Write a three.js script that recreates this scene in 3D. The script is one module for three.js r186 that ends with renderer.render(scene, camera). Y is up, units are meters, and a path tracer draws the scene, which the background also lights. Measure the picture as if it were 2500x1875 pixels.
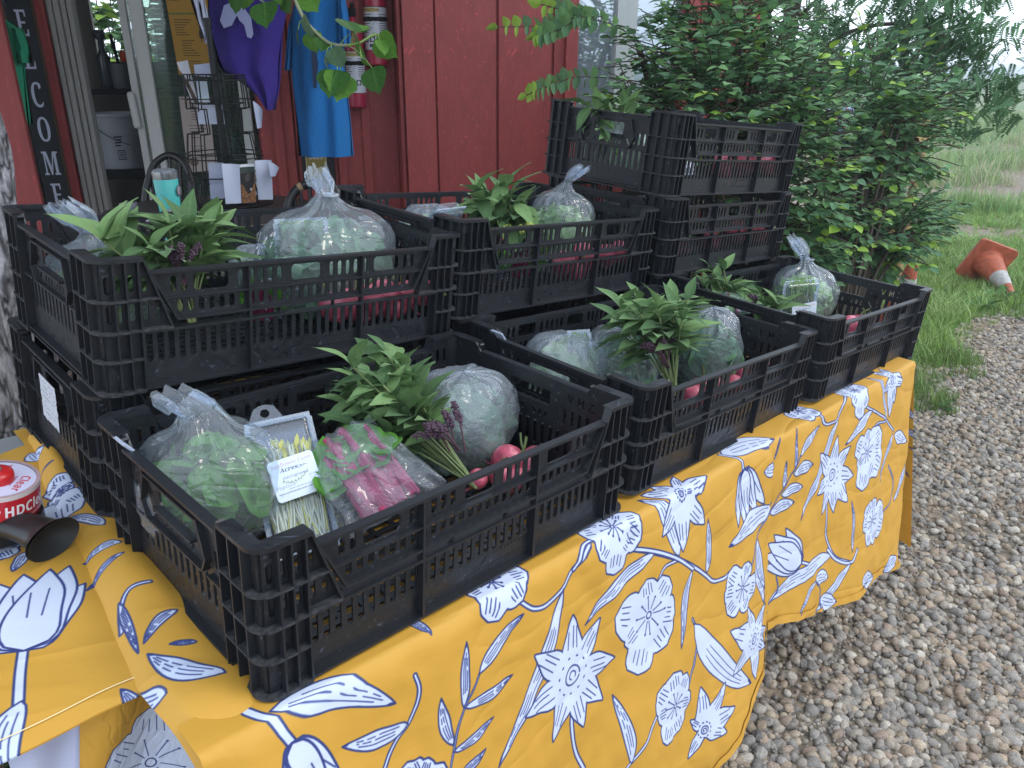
import * as THREE from 'three';
import { mergeGeometries } from 'three/addons/utils/BufferGeometryUtils.js';
import { ImprovedNoise } from 'three/addons/math/ImprovedNoise.js';
import { RoundedBoxGeometry } from 'three/addons/geometries/RoundedBoxGeometry.js';

// ---------------------------------------------------------------- camera, sky, sun, exposure
const scene = new THREE.Scene();
const FOCAL = 1892.9, PW = 2500, PH = 1875;                 // focal length in pixels of the photograph
const camera = new THREE.PerspectiveCamera(2 * Math.atan(PH / 2 / FOCAL) * 180 / Math.PI, 4 / 3, 0.05, 900);
const TABLE_H = 0.74;
const camTable = new THREE.Vector3(-0.2769, 0.6016, 0.5978); // camera as seen from the table's own axes
const rotTable = new THREE.Matrix4().makeRotationFromEuler(new THREE.Euler(-0.3735, -0.7975, 0.055, 'YXZ'));
camera.position.copy(camTable).add(new THREE.Vector3(0, TABLE_H, 0));
camera.rotation.set(-0.382, -0.7975, 0.006, 'YXZ');
camera.updateMatrixWorld(true);
const renderer = new THREE.WebGLRenderer({ antialias: true });
renderer.toneMapping = THREE.LinearToneMapping;
renderer.toneMappingExposure = 1.28;
renderer.shadowMap.enabled = true;
const P = new ImprovedNoise();
const noise = (x, y, z = 0) => P.noise(x, y, z);
const fbm = (x, y, z = 0, o = 4) => { let s = 0, a = 0.5; for (let i = 0; i < o; i++) { s += a * P.noise(x, y, z); x *= 2.03; y *= 2.03; z *= 2.03; a *= 0.5; } return s; };
function rand(seed) { let a = seed >>> 0; return () => { a = (a + 0x6D2B79F5) >>> 0; let t = a; t = Math.imul(t ^ (t >>> 15), t | 1); t ^= t + Math.imul(t ^ (t >>> 7), t | 61); return ((t ^ (t >>> 14)) >>> 0) / 4294967296; }; }
{
  // an even, bright overcast sky: slightly bluer overhead, paler at the horizon, soft cloud mottling
  const w = 512, h = 256, d = new Float32Array(w * h * 4);
  for (let j = 0; j < h; j++) for (let i = 0; i < w; i++) {
    const el = (j + 0.5) / h * Math.PI - Math.PI / 2, az = i / w * 2 * Math.PI;
    const y = Math.sin(el), c = fbm(Math.cos(az) * Math.cos(el) * 2.2 + 5, y * 4, Math.sin(az) * Math.cos(el) * 2.2, 5);
    const k = 1 + 0.35 * c, up = Math.max(0, y), f = Math.pow(up, 0.6);
    const L = (2.15 - 0.85 * f) * k, o = (j * w + i) * 4;
    d[o] = L * (0.91 - 0.14 * f); d[o + 1] = L * (0.97 - 0.065 * f); d[o + 2] = L * 1.09; d[o + 3] = 1;
    if (y < 0) { d[o] *= 0.5; d[o + 1] *= 0.5; d[o + 2] *= 0.5; }
  }
  const t = new THREE.DataTexture(d, w, h, THREE.RGBAFormat, THREE.FloatType);
  t.mapping = THREE.EquirectangularReflectionMapping; t.magFilter = THREE.LinearFilter; t.minFilter = THREE.LinearFilter; t.needsUpdate = true;
  scene.background = t; scene.environment = t;
}
const sun = new THREE.DirectionalLight(0xfff4e6, 0.9);
sun.position.set(9, 14, 8); sun.target.position.set(1, 0.5, -1);
sun.castShadow = true; sun.shadow.radius = 34; sun.shadow.mapSize.set(2048, 2048);
Object.assign(sun.shadow.camera, { left: -9, right: 9, top: 9, bottom: -9, near: 0.5, far: 50 });
scene.add(sun, sun.target);
scene.fog = new THREE.FogExp2(0xe4edf6, 0.0035);

// ---------------------------------------------------------------- helpers
const V = (x, y, z) => new THREE.Vector3(x, y, z);
const used = {};
const numbered = (n) => { const k = used[n] = (used[n] ?? -1) + 1; return k ? `${n}_${String(k).padStart(3, '0')}` : n; };
function tag(o, label, category, group) { o.userData.label = label; o.userData.category = category; if (group) o.userData.group = group; return o; }
function shadow(o) { o.castShadow = o.receiveShadow = true; return o; }
function thing(name, label, category, group) { const g = new THREE.Group(); g.name = numbered(name); scene.add(g); return tag(g, label, category, group); }
function part(name, geo, m, parent) { const o = shadow(new THREE.Mesh(geo, m)); o.name = name; parent.add(o); return o; }
function solo(name, geo, m, label, category, group) { const o = shadow(new THREE.Mesh(geo, m)); o.name = numbered(name); scene.add(o); return tag(o, label, category, group); }
function struct(name, geo, m) { const o = shadow(new THREE.Mesh(geo, m)); o.name = numbered(name); o.userData.kind = 'structure'; scene.add(o); return o; }
function plain(g) { const n = g.index ? g.toNonIndexed() : g; for (const k of Object.keys(n.attributes)) if (!['position', 'normal', 'uv', 'color'].includes(k)) n.deleteAttribute(k); if (!n.attributes.normal) n.computeVertexNormals(); if (!n.attributes.uv) n.setAttribute('uv', new THREE.BufferAttribute(new Float32Array(n.attributes.position.count * 2), 2)); return n; }
const merge = (list) => { const l = list.map(plain); const col = l.some(g => g.attributes.color); if (!col) for (const g of l) g.deleteAttribute('color'); return mergeGeometries(l); };
const M4 = (p, r = [0, 0, 0], s = [1, 1, 1]) => new THREE.Matrix4().compose(V(...p), new THREE.Quaternion().setFromEuler(new THREE.Euler(...r)), V(...s));
const box = (w, h, d, p = [0, 0, 0], r = [0, 0, 0]) => new THREE.BoxGeometry(w, h, d).applyMatrix4(M4(p, r));
const rbox = (w, h, d, rad, p = [0, 0, 0], r = [0, 0, 0], s = 2) => new RoundedBoxGeometry(w, h, d, s, rad).applyMatrix4(M4(p, r));
const cyl = (r0, r1, h, p = [0, 0, 0], r = [0, 0, 0], n = 20, open = false) => new THREE.CylinderGeometry(r0, r1, h, n, 1, open).applyMatrix4(M4(p, r));
const tube = (pts, r, seg = 12, rad = 6, closed = false) => new THREE.TubeGeometry(new THREE.CatmullRomCurve3(pts.map(p => p.isVector3 ? p : V(...p)), closed, 'centripetal'), seg, r, rad, closed);
const lathe = (pts, n = 24) => new THREE.LatheGeometry(pts.map(p => new THREE.Vector2(p[0], p[1])), n);
function rod(a, b, r, n = 6) { const d = b.clone().sub(a), g = new THREE.CylinderGeometry(r, r, d.length(), n); g.applyQuaternion(new THREE.Quaternion().setFromUnitVectors(V(0, 1, 0), d.clone().normalize())); const m = a.clone().add(b).multiplyScalar(0.5); return g.translate(m.x, m.y, m.z); }
function rodFlat(pts, r) { const l = []; for (let i = 0; i + 1 < pts.length; i++) l.push(rod(pts[i], pts[i + 1], r)); return merge(l); }
function flip(g) { const n = plain(g), p = n.attributes.position.array, q = n.attributes.normal.array, u = n.attributes.uv.array; for (let i = 0; i < p.length; i += 9) for (let k = 0; k < 3; k++) { let t = p[i + 3 + k]; p[i + 3 + k] = p[i + 6 + k]; p[i + 6 + k] = t; t = q[i + 3 + k]; q[i + 3 + k] = q[i + 6 + k]; q[i + 6 + k] = t; } for (let i = 0; i < u.length; i += 6) for (let k = 0; k < 2; k++) { const t = u[i + 2 + k]; u[i + 2 + k] = u[i + 4 + k]; u[i + 4 + k] = t; } return n; }
function mirrored(g, sx, sz) { const n = plain(g.clone()).clone(); n.applyMatrix4(new THREE.Matrix4().makeScale(sx, 1, sz)); return sx * sz < 0 ? flip(n) : n; }
// grid surface from f(u, v) -> [x, y, z]
function sheet(nu, nv, f, uvf) {
  const p = [], uv = [], ix = [];
  for (let j = 0; j <= nv; j++) for (let i = 0; i <= nu; i++) { const a = i / nu, b = j / nv; p.push(...f(a, b)); uv.push(...(uvf ? uvf(a, b) : [a, b])); }
  for (let j = 0; j < nv; j++) for (let i = 0; i < nu; i++) { const a = j * (nu + 1) + i, b = a + 1, c = a + nu + 1, e = c + 1; ix.push(a, b, e, a, e, c); }
  const g = new THREE.BufferGeometry(); g.setAttribute('position', new THREE.Float32BufferAttribute(p, 3)); g.setAttribute('uv', new THREE.Float32BufferAttribute(uv, 2)); g.setIndex(ix); g.computeVertexNormals(); return g;
}
// photograph pixel -> ray
const rotWorld = new THREE.Matrix4().makeRotationFromEuler(camera.rotation);
const ray = (u, v) => V((u - PW / 2) / FOCAL, -(v - PH / 2) / FOCAL, -1).applyMatrix4(rotWorld);
const rayT = (u, v) => V((u - PW / 2) / FOCAL, -(v - PH / 2) / FOCAL, -1).applyMatrix4(rotTable);
const tableY = (u, v, y) => { const d = rayT(u, v); return d.multiplyScalar((y - camTable.y) / d.y).add(camTable); };
const tableZ = (u, v, z) => { const d = rayT(u, v); return d.multiplyScalar((z - camTable.z) / d.z).add(camTable); };
const atDepth = (u, v, k) => ray(u, v).multiplyScalar(k).add(camera.position);          // k metres along the view axis
// table axes -> world (the folding table stands on sloping gravel, so its axes lean a little)
const TABLE = new THREE.Matrix4().makeTranslation(camera.position.x, camera.position.y, camera.position.z).multiply(rotWorld).multiply(rotTable.clone().invert()).multiply(new THREE.Matrix4().makeTranslation(-camTable.x, -camTable.y, -camTable.z));
const toWorld = (p) => p.clone().applyMatrix4(TABLE);
const onTable = (o) => { o.updateMatrix(); o.applyMatrix4(TABLE); return o; };
// ground: follows the table's slope nearby and levels off
const up = V(0, 1, 0).transformDirection(TABLE), foot = toWorld(V(0.9, -TABLE_H, -0.3));
const ground = (x, z) => { const s = -((x - foot.x) * up.x + (z - foot.z) * up.z) / up.y, L = 0.14; return foot.y + L * Math.tanh(s / L) + 0.02 * noise(x * 0.7, z * 0.7, 3) + 0.006 * noise(x * 4, z * 4, 8); };
const onGround = (u, v) => { const d = ray(u, v); let y = 0, p; for (let i = 0; i < 12; i++) { const t = (y - camera.position.y) / d.y; p = d.clone().multiplyScalar(t).add(camera.position); y = ground(p.x, p.z); } return p; };
const FWD = V(Math.sin(0.7975), 0, -Math.cos(0.7975)), RIGHT = V(Math.cos(0.7975), 0, Math.sin(0.7975));
// materials and textures
const std = (o) => new THREE.MeshStandardMaterial({ roughness: 0.7, side: THREE.DoubleSide, ...o });
const phy = (o) => new THREE.MeshPhysicalMaterial({ roughness: 0.5, side: THREE.DoubleSide, ...o });
const lin = (r, g, b) => new THREE.Color().setRGB(r, g, b);
function canvasTex(w, h, draw, srgb = true) { const c = document.createElement('canvas'); c.width = w; c.height = h; draw(c.getContext('2d'), w, h); const t = new THREE.CanvasTexture(c); if (srgb) t.colorSpace = THREE.SRGBColorSpace; t.magFilter = THREE.LinearFilter; t.wrapS = t.wrapT = THREE.RepeatWrapping; t.anisotropy = 8; return t; }
function noiseTex(w, h, f, srgb = false) { const d = new Uint8Array(w * h * 4); for (let j = 0; j < h; j++) for (let i = 0; i < w; i++) { const c = f(i / w, j / h, i, j), o = (j * w + i) * 4; const a = Array.isArray(c) ? c : [c, c, c]; for (let k = 0; k < 3; k++) d[o + k] = Math.max(0, Math.min(255, a[k] * 255)); d[o + 3] = 255; } const t = new THREE.DataTexture(d, w, h); if (srgb) t.colorSpace = THREE.SRGBColorSpace; t.magFilter = THREE.LinearFilter; t.minFilter = THREE.LinearMipmapLinearFilter; t.generateMipmaps = true; t.wrapS = t.wrapT = THREE.RepeatWrapping; t.needsUpdate = true; return t; }
const rep = (t, x, y = x) => { const c = t.clone(); c.repeat.set(x, y); c.needsUpdate = true; return c; };
// seamless fbm on a torus-like lookup
const tile = (u, v, f, o = 4, s = 0) => { const a = u * 2 * Math.PI, b = v * 2 * Math.PI, r = f / 6.283; return fbm(Math.cos(a) * r + s, Math.sin(a) * r + Math.cos(b) * r * 1.3, Math.sin(b) * r + s * 2, o); };
// ---------------------------------------------------------------- ground
{
  const soil = noiseTex(512, 512, (u, v) => { const n = 0.5 + 0.9 * tile(u, v, 30, 5, 2), m = 0.5 + tile(u, v, 6, 3, 7); const k = 0.33 + 0.24 * n; return [k * (1.05 + 0.1 * m), k, k * (0.9 - 0.06 * m)]; }, true);
  const bump = noiseTex(512, 512, (u, v) => 0.5 + 0.9 * tile(u, v, 60, 5, 4));
  const grid = (x0, x1, z0, z1, nx, nz) => sheet(nx, nz, (a, b) => { const x = x0 + (x1 - x0) * a, z = z1 + (z0 - z1) * b; return [x, ground(x, z), z]; }, (a, b) => [(x0 + (x1 - x0) * a) / 1.2, (z0 + (z1 - z0) * b) / 1.2]);
  const m = std({ map: soil, bumpMap: bump, bumpScale: 0.012, roughness: 1 });
  struct('ground', grid(-8, 20, -20, 8, 200, 200), m);
  // the field runs on to the horizon and rises very slightly
  const ring = (a, b) => { const r = 13 * Math.pow(58, b), t = a * Math.PI * 2; const x = 6 + Math.cos(t) * r, z = -6 + Math.sin(t) * r; return [x, ground(x, z) - 0.06 + 0.0035 * Math.max(0, r - 24) + 0.3 * noise(x * 0.02, z * 0.02, 5) * Math.max(0, Math.min(1, (r - 24) / 40)), z]; };
  struct('field', sheet(160, 40, ring, (a, b) => ring(a, b).filter((_, i) => i !== 1).map(x => x / 6)), std({ map: noiseTex(512, 512, (u, v) => { const n = 0.5 + tile(u, v, 24, 5, 3), q = Math.max(0, Math.min(1, 0.5 + 2.2 * tile(u, v, 5, 3, 9))); const k = 0.30 + 0.22 * n; return [k * (0.80 + 0.42 * q), k * (1.12 + 0.02 * q), k * (0.58 + 0.26 * q)]; }, true), roughness: 1 }));
}
// ---------------------------------------------------------------- crates
const CL = 0.6, CW = 0.4, CH = 0.18;
const scuff = noiseTex(512, 512, (u, v) => { const n = tile(u, v, 40, 4, 3), m = tile(u, v, 7, 3, 5); let k = 0.115 + 0.02 * n + 0.015 * m; if (n > 0.24) k += 1.1 * (n - 0.24); const st = fbm(u * 5, v * 140, 3, 3) * fbm(u * 9 + 4, v * 9, 6, 2); if (st > 0.05) k += 1.2 * (st - 0.05); return [k * 0.9, k * 0.98, k * 1.14]; }, true);
const scuffR = noiseTex(256, 256, (u, v) => 0.42 + 0.4 * tile(u, v, 18, 4, 8));
const plastic = std({ map: rep(scuff, 4), roughnessMap: rep(scuffR, 4), roughness: 1 });
// road dust lying on the moulded ledges
const dusty = std({ map: rep(noiseTex(256, 256, (u, v) => { const n = tile(u, v, 16, 5, 7), d = Math.max(0, Math.min(1, 0.5 + 2.4 * n)); const a = [0.11, 0.12, 0.14], b = [0.40, 0.39, 0.37]; return a.map((x, i) => x + (b[i] - x) * d * 0.42); }, true), 9), roughness: 0.85 });
const slot = (x, y0, y1, w = 0.0079) => { const p = new THREE.Path(), r = w / 2; p.moveTo(x - r, y0 + r); p.lineTo(x - r, y1 - r); for (let i = 1; i <= 4; i++) { const a = Math.PI - i * Math.PI / 4; p.lineTo(x + r * Math.cos(a), y1 - r + r * Math.sin(a)); } p.lineTo(x + r, y0 + r); for (let i = 1; i < 4; i++) { const a = -i * Math.PI / 4; p.lineTo(x + r * Math.cos(a), y0 + r + r * Math.sin(a)); } p.closePath(); return p; };
const poly = (pts, K = THREE.Path) => { const p = new K(); pts.forEach(([x, y], i) => i ? p.lineTo(x, y) : p.moveTo(x, y)); p.closePath(); return p; };
const rwin = (x, y, w, h, c = 0.004) => poly([[x - w / 2 + c, y - h / 2], [x + w / 2 - c, y - h / 2], [x + w / 2, y - h / 2 + c], [x + w / 2, y + h / 2 - c], [x + w / 2 - c, y + h / 2], [x - w / 2 + c, y + h / 2], [x - w / 2, y + h / 2 - c], [x - w / 2, y - h / 2 + c]]);
const plate = (shape, holes, t = 0.0028) => { shape.holes = holes; return new THREE.ExtrudeGeometry(shape, { depth: t, bevelEnabled: false, curveSegments: 4 }); };
const crateParts = (() => {
  const pitch = 0.01445, IN = 0.0125, MU = 0.094;
  // long side
  const low = [], holesU = [];
  for (let k = -6; k <= 6; k++) { low.push(slot(k * pitch, 0.037, 0.079)); holesU.push(slot(k * pitch, 0.1, 0.1185)); if (Math.abs(k) > 2) holesU.push(slot(k * pitch, 0.1285, 0.151)); }
  for (const s of [-1, 1]) {
    for (let k = 0; k < 10; k++) low.push(slot(s * (MU + 0.0082 + k * pitch), 0.037, 0.079));
    for (let k = 0; k < 7; k++) holesU.push(slot(s * (MU + 0.0082 + k * pitch), 0.1, 0.1185));
    holesU.push(slot(s * (MU + 0.0095), 0.1285, 0.151), slot(s * 0.1825, 0.1285, 0.151), slot(s * 0.1965, 0.1285, 0.151)); holesU.push(rwin(s * 0.145, 0.14, 0.049, 0.0235));
  }
  holesU.push(rwin(0, 0.14, 0.049, 0.0235));
  const lower = plate(poly([[-0.287, 0.002], [0.287, 0.002], [0.287, 0.0825], [-0.287, 0.0825]], THREE.Shape), low);
  const upper = plate(poly([[-0.196, 0.094], [0.196, 0.094], [0.228, 0.159], [-0.228, 0.159]], THREE.Shape), holesU);
  const zi = CW / 2 - IN;
  const side = [lower.translate(0, 0, zi - 0.0028), upper.translate(0, 0, zi - 0.0028)];
  const rib = (x0, x1, y, h = 0.003, d = 0.0095) => side.push(box(x1 - x0, h, d, [(x0 + x1) / 2, y, zi + d / 2 - 0.001]));
  rib(-0.229, 0.229, 0.1595, 0.004, 0.0115); rib(-0.212, 0.212, 0.1238, 0.0028); rib(-0.197, 0.197, 0.0945, 0.0036, 0.0105); rib(-0.242, 0.242, 0.0815, 0.0036, 0.0115); rib(-0.242, 0.242, 0.0035, 0.003, 0.0118);
  for (const x of [-MU, MU]) side.push(box(0.0036, 0.157, 0.0105, [x, 0.0805, zi + 0.0048]));
  for (const x of [-0.045, 0.045]) side.push(box(0.003, 0.014, 0.006, [x, 0.088, zi + 0.001]));
  for (const s of [-1, 1]) side.push(box(0.003, 0.073, 0.0105, [s * 0.2123, 0.1265, zi + 0.0045], [0, 0, -s * 0.455]));
  // moulded arrow and lettering on the lower panel, a millimetre proud
  side.push(box(0.012, 0.0016, 0.0012, [0.012, 0.036, zi + 0.0003], [0, 0, -0.7]), box(0.012, 0.0016, 0.0012, [0.012, 0.0285, zi + 0.0003], [0, 0, 0.7]), box(0.01, 0.0016, 0.0012, [-0.002, 0.040, zi + 0.0003]), box(0.01, 0.0016, 0.0012, [-0.002, 0.0245, zi + 0.0003]));
  for (let k = 0; k < 9; k++) side.push(box(0.005, 0.0035, 0.001, [0.030 + k * 0.0066, 0.034, zi + 0.0003]));
  for (let k = 0; k < 16; k++) side.push(box(0.0026, 0.002, 0.001, [-0.008 + k * 0.006, 0.019, zi + 0.0003]));
  const sideWall = merge(side);
  // short end, drawn in (z, y) and turned
  const he = [];
  for (let k = -7; k <= 7; k++) he.push(slot(k * 0.0165, 0.046, 0.089, 0.0082));
  for (const s of [-1, 1]) for (let k = 0; k < 4; k++) he.push(slot(s * (0.078 + k * 0.0148), 0.1, 0.126, 0.0068));
  for (const s of [-1, 1]) for (let k = 0; k < 3; k++) he.push(slot(s * (0.013 + k * 0.0125), 0.097, 0.1085, 0.0064));
  for (const s of [-1, 1]) he.push(poly([[s * 0.055, 0.111], [s * 0.0595, 0.111], [s * 0.069, 0.097], [s * 0.064, 0.097]]));
  he.push(rwin(0, 0.132, 0.09, 0.026, 0.003));
  // the letters V M Z cut through the wall (right way round seen from inside)
  const L = (pts, x) => poly(pts.map(([a, b]) => [-(x + a * 0.012), 0.137 + b * 0.0145]));
  he.push(L([[0, 1], [0.22, 1], [0.5, 0.28], [0.78, 1], [1, 1], [0.6, 0], [0.4, 0]], 0.080));
  he.push(L([[0, 0], [0.2, 0], [0.2, 0.6], [0.5, 0.15], [0.8, 0.6], [0.8, 0], [1, 0], [1, 1], [0.8, 1], [0.5, 0.5], [0.2, 1], [0, 1]], 0.101));
  he.push(L([[0, 0], [1, 0], [1, 0.18], [0.32, 0.18], [1, 0.85], [1, 1], [0, 1], [0, 0.82], [0.66, 0.82], [0, 0.16]], 0.122));
  const endShape = poly([[-0.187, 0.004], [0.187, 0.004], [0.187, 0.179], [0.128, 0.179], [0.116, 0.166], [-0.116, 0.166], [-0.128, 0.179], [-0.187, 0.179]], THREE.Shape);
  const eg = [plate(endShape, he).translate(0, 0, CL / 2 - IN - 0.0028)];
  const xi = CL / 2 - IN, erib = (z0, z1, y, h = 0.003, d = 0.0095, r = 0) => eg.push(box(Math.hypot(z1 - z0, r), h, d, [(z0 + z1) / 2, y, xi + d / 2 - 0.001], [0, 0, Math.atan2(r, z1 - z0)]));
  erib(-0.117, 0.117, 0.1645, 0.004, 0.011); erib(-0.13, 0.13, 0.0015, 0.003, 0.0115); erib(-0.13, 0.13, 0.0085, 0.003, 0.0115);
  erib(-0.066, 0.066, 0.1515, 0.003, 0.0085); erib(-0.048, 0.048, 0.1165, 0.003, 0.0085);
  erib(-0.126, -0.083, 0.0925, 0.003, 0.0085); erib(0.083, 0.126, 0.0925, 0.003, 0.0085); erib(-0.07, 0.07, 0.0925, 0.003, 0.0085);
  for (const s of [-1, 1]) { eg.push(box(0.003, 0.044, 0.0085, [s * 0.0745, 0.1335, xi + 0.0034], [0, 0, s * 0.34])); eg.push(box(0.003, 0.024, 0.0085, [s * 0.0765, 0.1035, xi + 0.0034], [0, 0, -s * 0.5])); eg.push(box(0.003, 0.011, 0.009, [s * 0.1225, 0.1725, xi + 0.0036], [0, 0, s * 0.7])); }
  const endWall = merge(eg); endWall.rotateY(Math.PI / 2);
  // corner post for (+x, +z)
  const cg = [], X = CL / 2, Z = CW / 2;
  const cf = poly([[0.243, 0.001], [0.287, 0.001], [0.287, 0.179], [0.237, 0.179], [0.204, 0.0835], [0.243, 0.082]], THREE.Shape);
  cg.push(plate(cf, [0.2795, 0.267, 0.251].flatMap(x => [slot(x, 0.134, 0.157, 0.0072), slot(x, 0.0955, 0.1205, 0.0072)]).concat([slot(0.2345, 0.134, 0.153, 0.0062), slot(0.2345, 0.0955, 0.1205, 0.0072), slot(0.2195, 0.0955, 0.112, 0.0062)])).translate(0, 0, Z - IN - 0.0001));
  const cfZ = poly([[0.125, 0.001], [0.187, 0.001], [0.187, 0.179], [0.127, 0.179], [0.125, 0.17]], THREE.Shape);
  cg.push(plate(cfZ, [slot(0.17, 0.136, 0.16, 0.006), slot(0.17, 0.096, 0.119, 0.006)]).translate(0, 0, X - IN - 0.0001).rotateY(Math.PI / 2).applyMatrix4(new THREE.Matrix4().makeScale(1, 1, 1)));
  // (rotateY maps +x to -z, so the end plate is mirrored into place)
  cg[1] = flip(cg[1].applyMatrix4(new THREE.Matrix4().makeScale(1, 1, -1)));
  const shelf = (y, h, ax, az, w, r = 0.022) => {
    const s = new THREE.Shape(); s.moveTo(ax, Z); s.lineTo(X - r, Z); s.absarc(X - r, Z - r, r, Math.PI / 2, 0, true); s.lineTo(X, az); s.lineTo(X - w, az); s.lineTo(X - w, Z - w); s.lineTo(ax, Z - w); s.closePath();
    const g = new THREE.ExtrudeGeometry(s, { depth: h, bevelEnabled: false, curveSegments: 5 }); g.rotateX(Math.PI / 2); g.translate(0, y, 0); return g;
  };
  cg.push(shelf(0.18, 0.005, 0.236, 0.128, 0.018));
  const ledges = [shelf(0.127, 0.0026, 0.2195, 0.124, 0.0135), shelf(0.0865, 0.0032, 0.2045, 0.124, 0.0135), shelf(0.0476, 0.0026, 0.2435, 0.124, 0.0135), shelf(0.004, 0.004, 0.2435, 0.124, 0.0135)];
  for (const x of [0.2435, 0.259, 0.2735]) cg.push(box(0.0022, 0.175, 0.0118, [x, 0.0885, Z - 0.0064]));
  for (const z of [0.1245, 0.149, 0.1735]) cg.push(box(0.0118, 0.176, 0.0022, [X - 0.0064, 0.089, z]));
  cg.push(box(0.0028, 0.101, 0.0122, [0.2207, 0.1315, Z - 0.0062], [0, 0, -0.333]));
  // rounded outer skin of the corner, open between the ribs
  cg.push(new THREE.CylinderGeometry(0.0195, 0.0195, 0.178, 6, 1, true, 0, Math.PI / 2).translate(X - 0.0325, 0.089, Z - 0.0325));
  const post = merge(cg);
  // slatted floor
  const bars = [];
  for (let k = -9; k <= 9; k++) bars.push(box(0.57, 0.004, 0.0085, [0, 0.006, k * 0.0205]));
  for (let k = -8; k <= 8; k++) bars.push(box(0.006, 0.0055, 0.372, [k * 0.034, 0.0052, 0]));
  return { sideWall, endWall, post, ledges, floor: merge(bars), back: sideWall.clone().rotateY(Math.PI), left: endWall.clone().rotateY(Math.PI) };
})();
function makeCrate(label) {
  const g = thing('plastic_crate', label, 'crate', 'stacked black produce crates');
  part('side_wall', crateParts.sideWall, plastic, g); part('side_wall', crateParts.back, plastic, g);
  part('end_wall', crateParts.endWall, plastic, g); part('end_wall', crateParts.left, plastic, g);
  for (const sx of [-1, 1]) for (const sz of [-1, 1]) part('corner_post', crateParts[`p${sx}${sz}`] ??= mirrored(crateParts.post, sx, sz), plastic, g), crateParts.ledges.forEach((q, i) => part('corner_ledge', crateParts[`l${sx}${sz}${i}`] ??= mirrored(q, sx, sz), dusty, g));
  part('floor', crateParts.floor, plastic, g);
  return g;
}
const crate0 = makeCrate('x');
const CRATES = {};
[['A', 0.287, 0, -0.1865, 0.0157, 'black vented crate at the table corner beside the tape gun'],
 ['B', 0.904, 0, -0.205, 0.0166, 'black vented crate in the middle of the low front row'],
 ['C', 1.519, 0, -0.197, 0.001, 'black vented crate at the cone end of the front row'],
 ['D0', 0.289, 0, -0.627, -0.006, 'lower black crate with a torn paper label by the tree trunk'],
 ['D1', 0.307, 1, -0.607, -0.0045, 'upper black crate holding the big knotted bag and a boxed label'],
 ['E0', 0.906, 0, -0.61, 0.004, 'black crate under the upper middle crate in the back row'],
 ['E1', 0.901, 1, -0.613, 0, 'upper middle black crate with green basil in front of red wall'],
 ['F0', 1.516, 0, -0.612, 0.003, 'bottom crate of the three high stack beside the shrub'],
 ['F1', 1.521, 1, -0.604, 0, 'middle crate of the three high stack beside the shrub'],
 ['F2', 1.52, 2, -0.61, -0.0094, 'topmost crate of the three high stack beside the shrub']].forEach(([k, x, lv, z, r, label], i) => {
  const o = i ? crate0.clone() : crate0; if (i) { o.name = numbered('plastic_crate'); scene.add(o); }
  o.userData = { label, category: 'crate', group: 'stacked black produce crates' };
  o.position.set(x, 0.006 + lv * 0.181, z); o.rotation.y = r; o.updateMatrix(); CRATES[k] = o.matrix.clone(); onTable(o);
});
// ---------------------------------------------------------------- folding table and printed cloth
const YELLOW = '#c69433', BLUE = '#27346f', WHITE = '#c6cfe3';
const SLOPE = 0.16, LEAN = 0.035;
const ZOOM = 2212 / 720, REG = { a: [1200, 850], b: [1780, 850], c: [0, 1335], d: [600, 1335], e: [1200, 1335], f: [1780, 1335], g: [0, 850] };
const pix = (r, [x, y]) => [REG[r][0] + x / ZOOM, REG[r][1] + y / ZOOM];
const PRINT = 1000;
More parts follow.
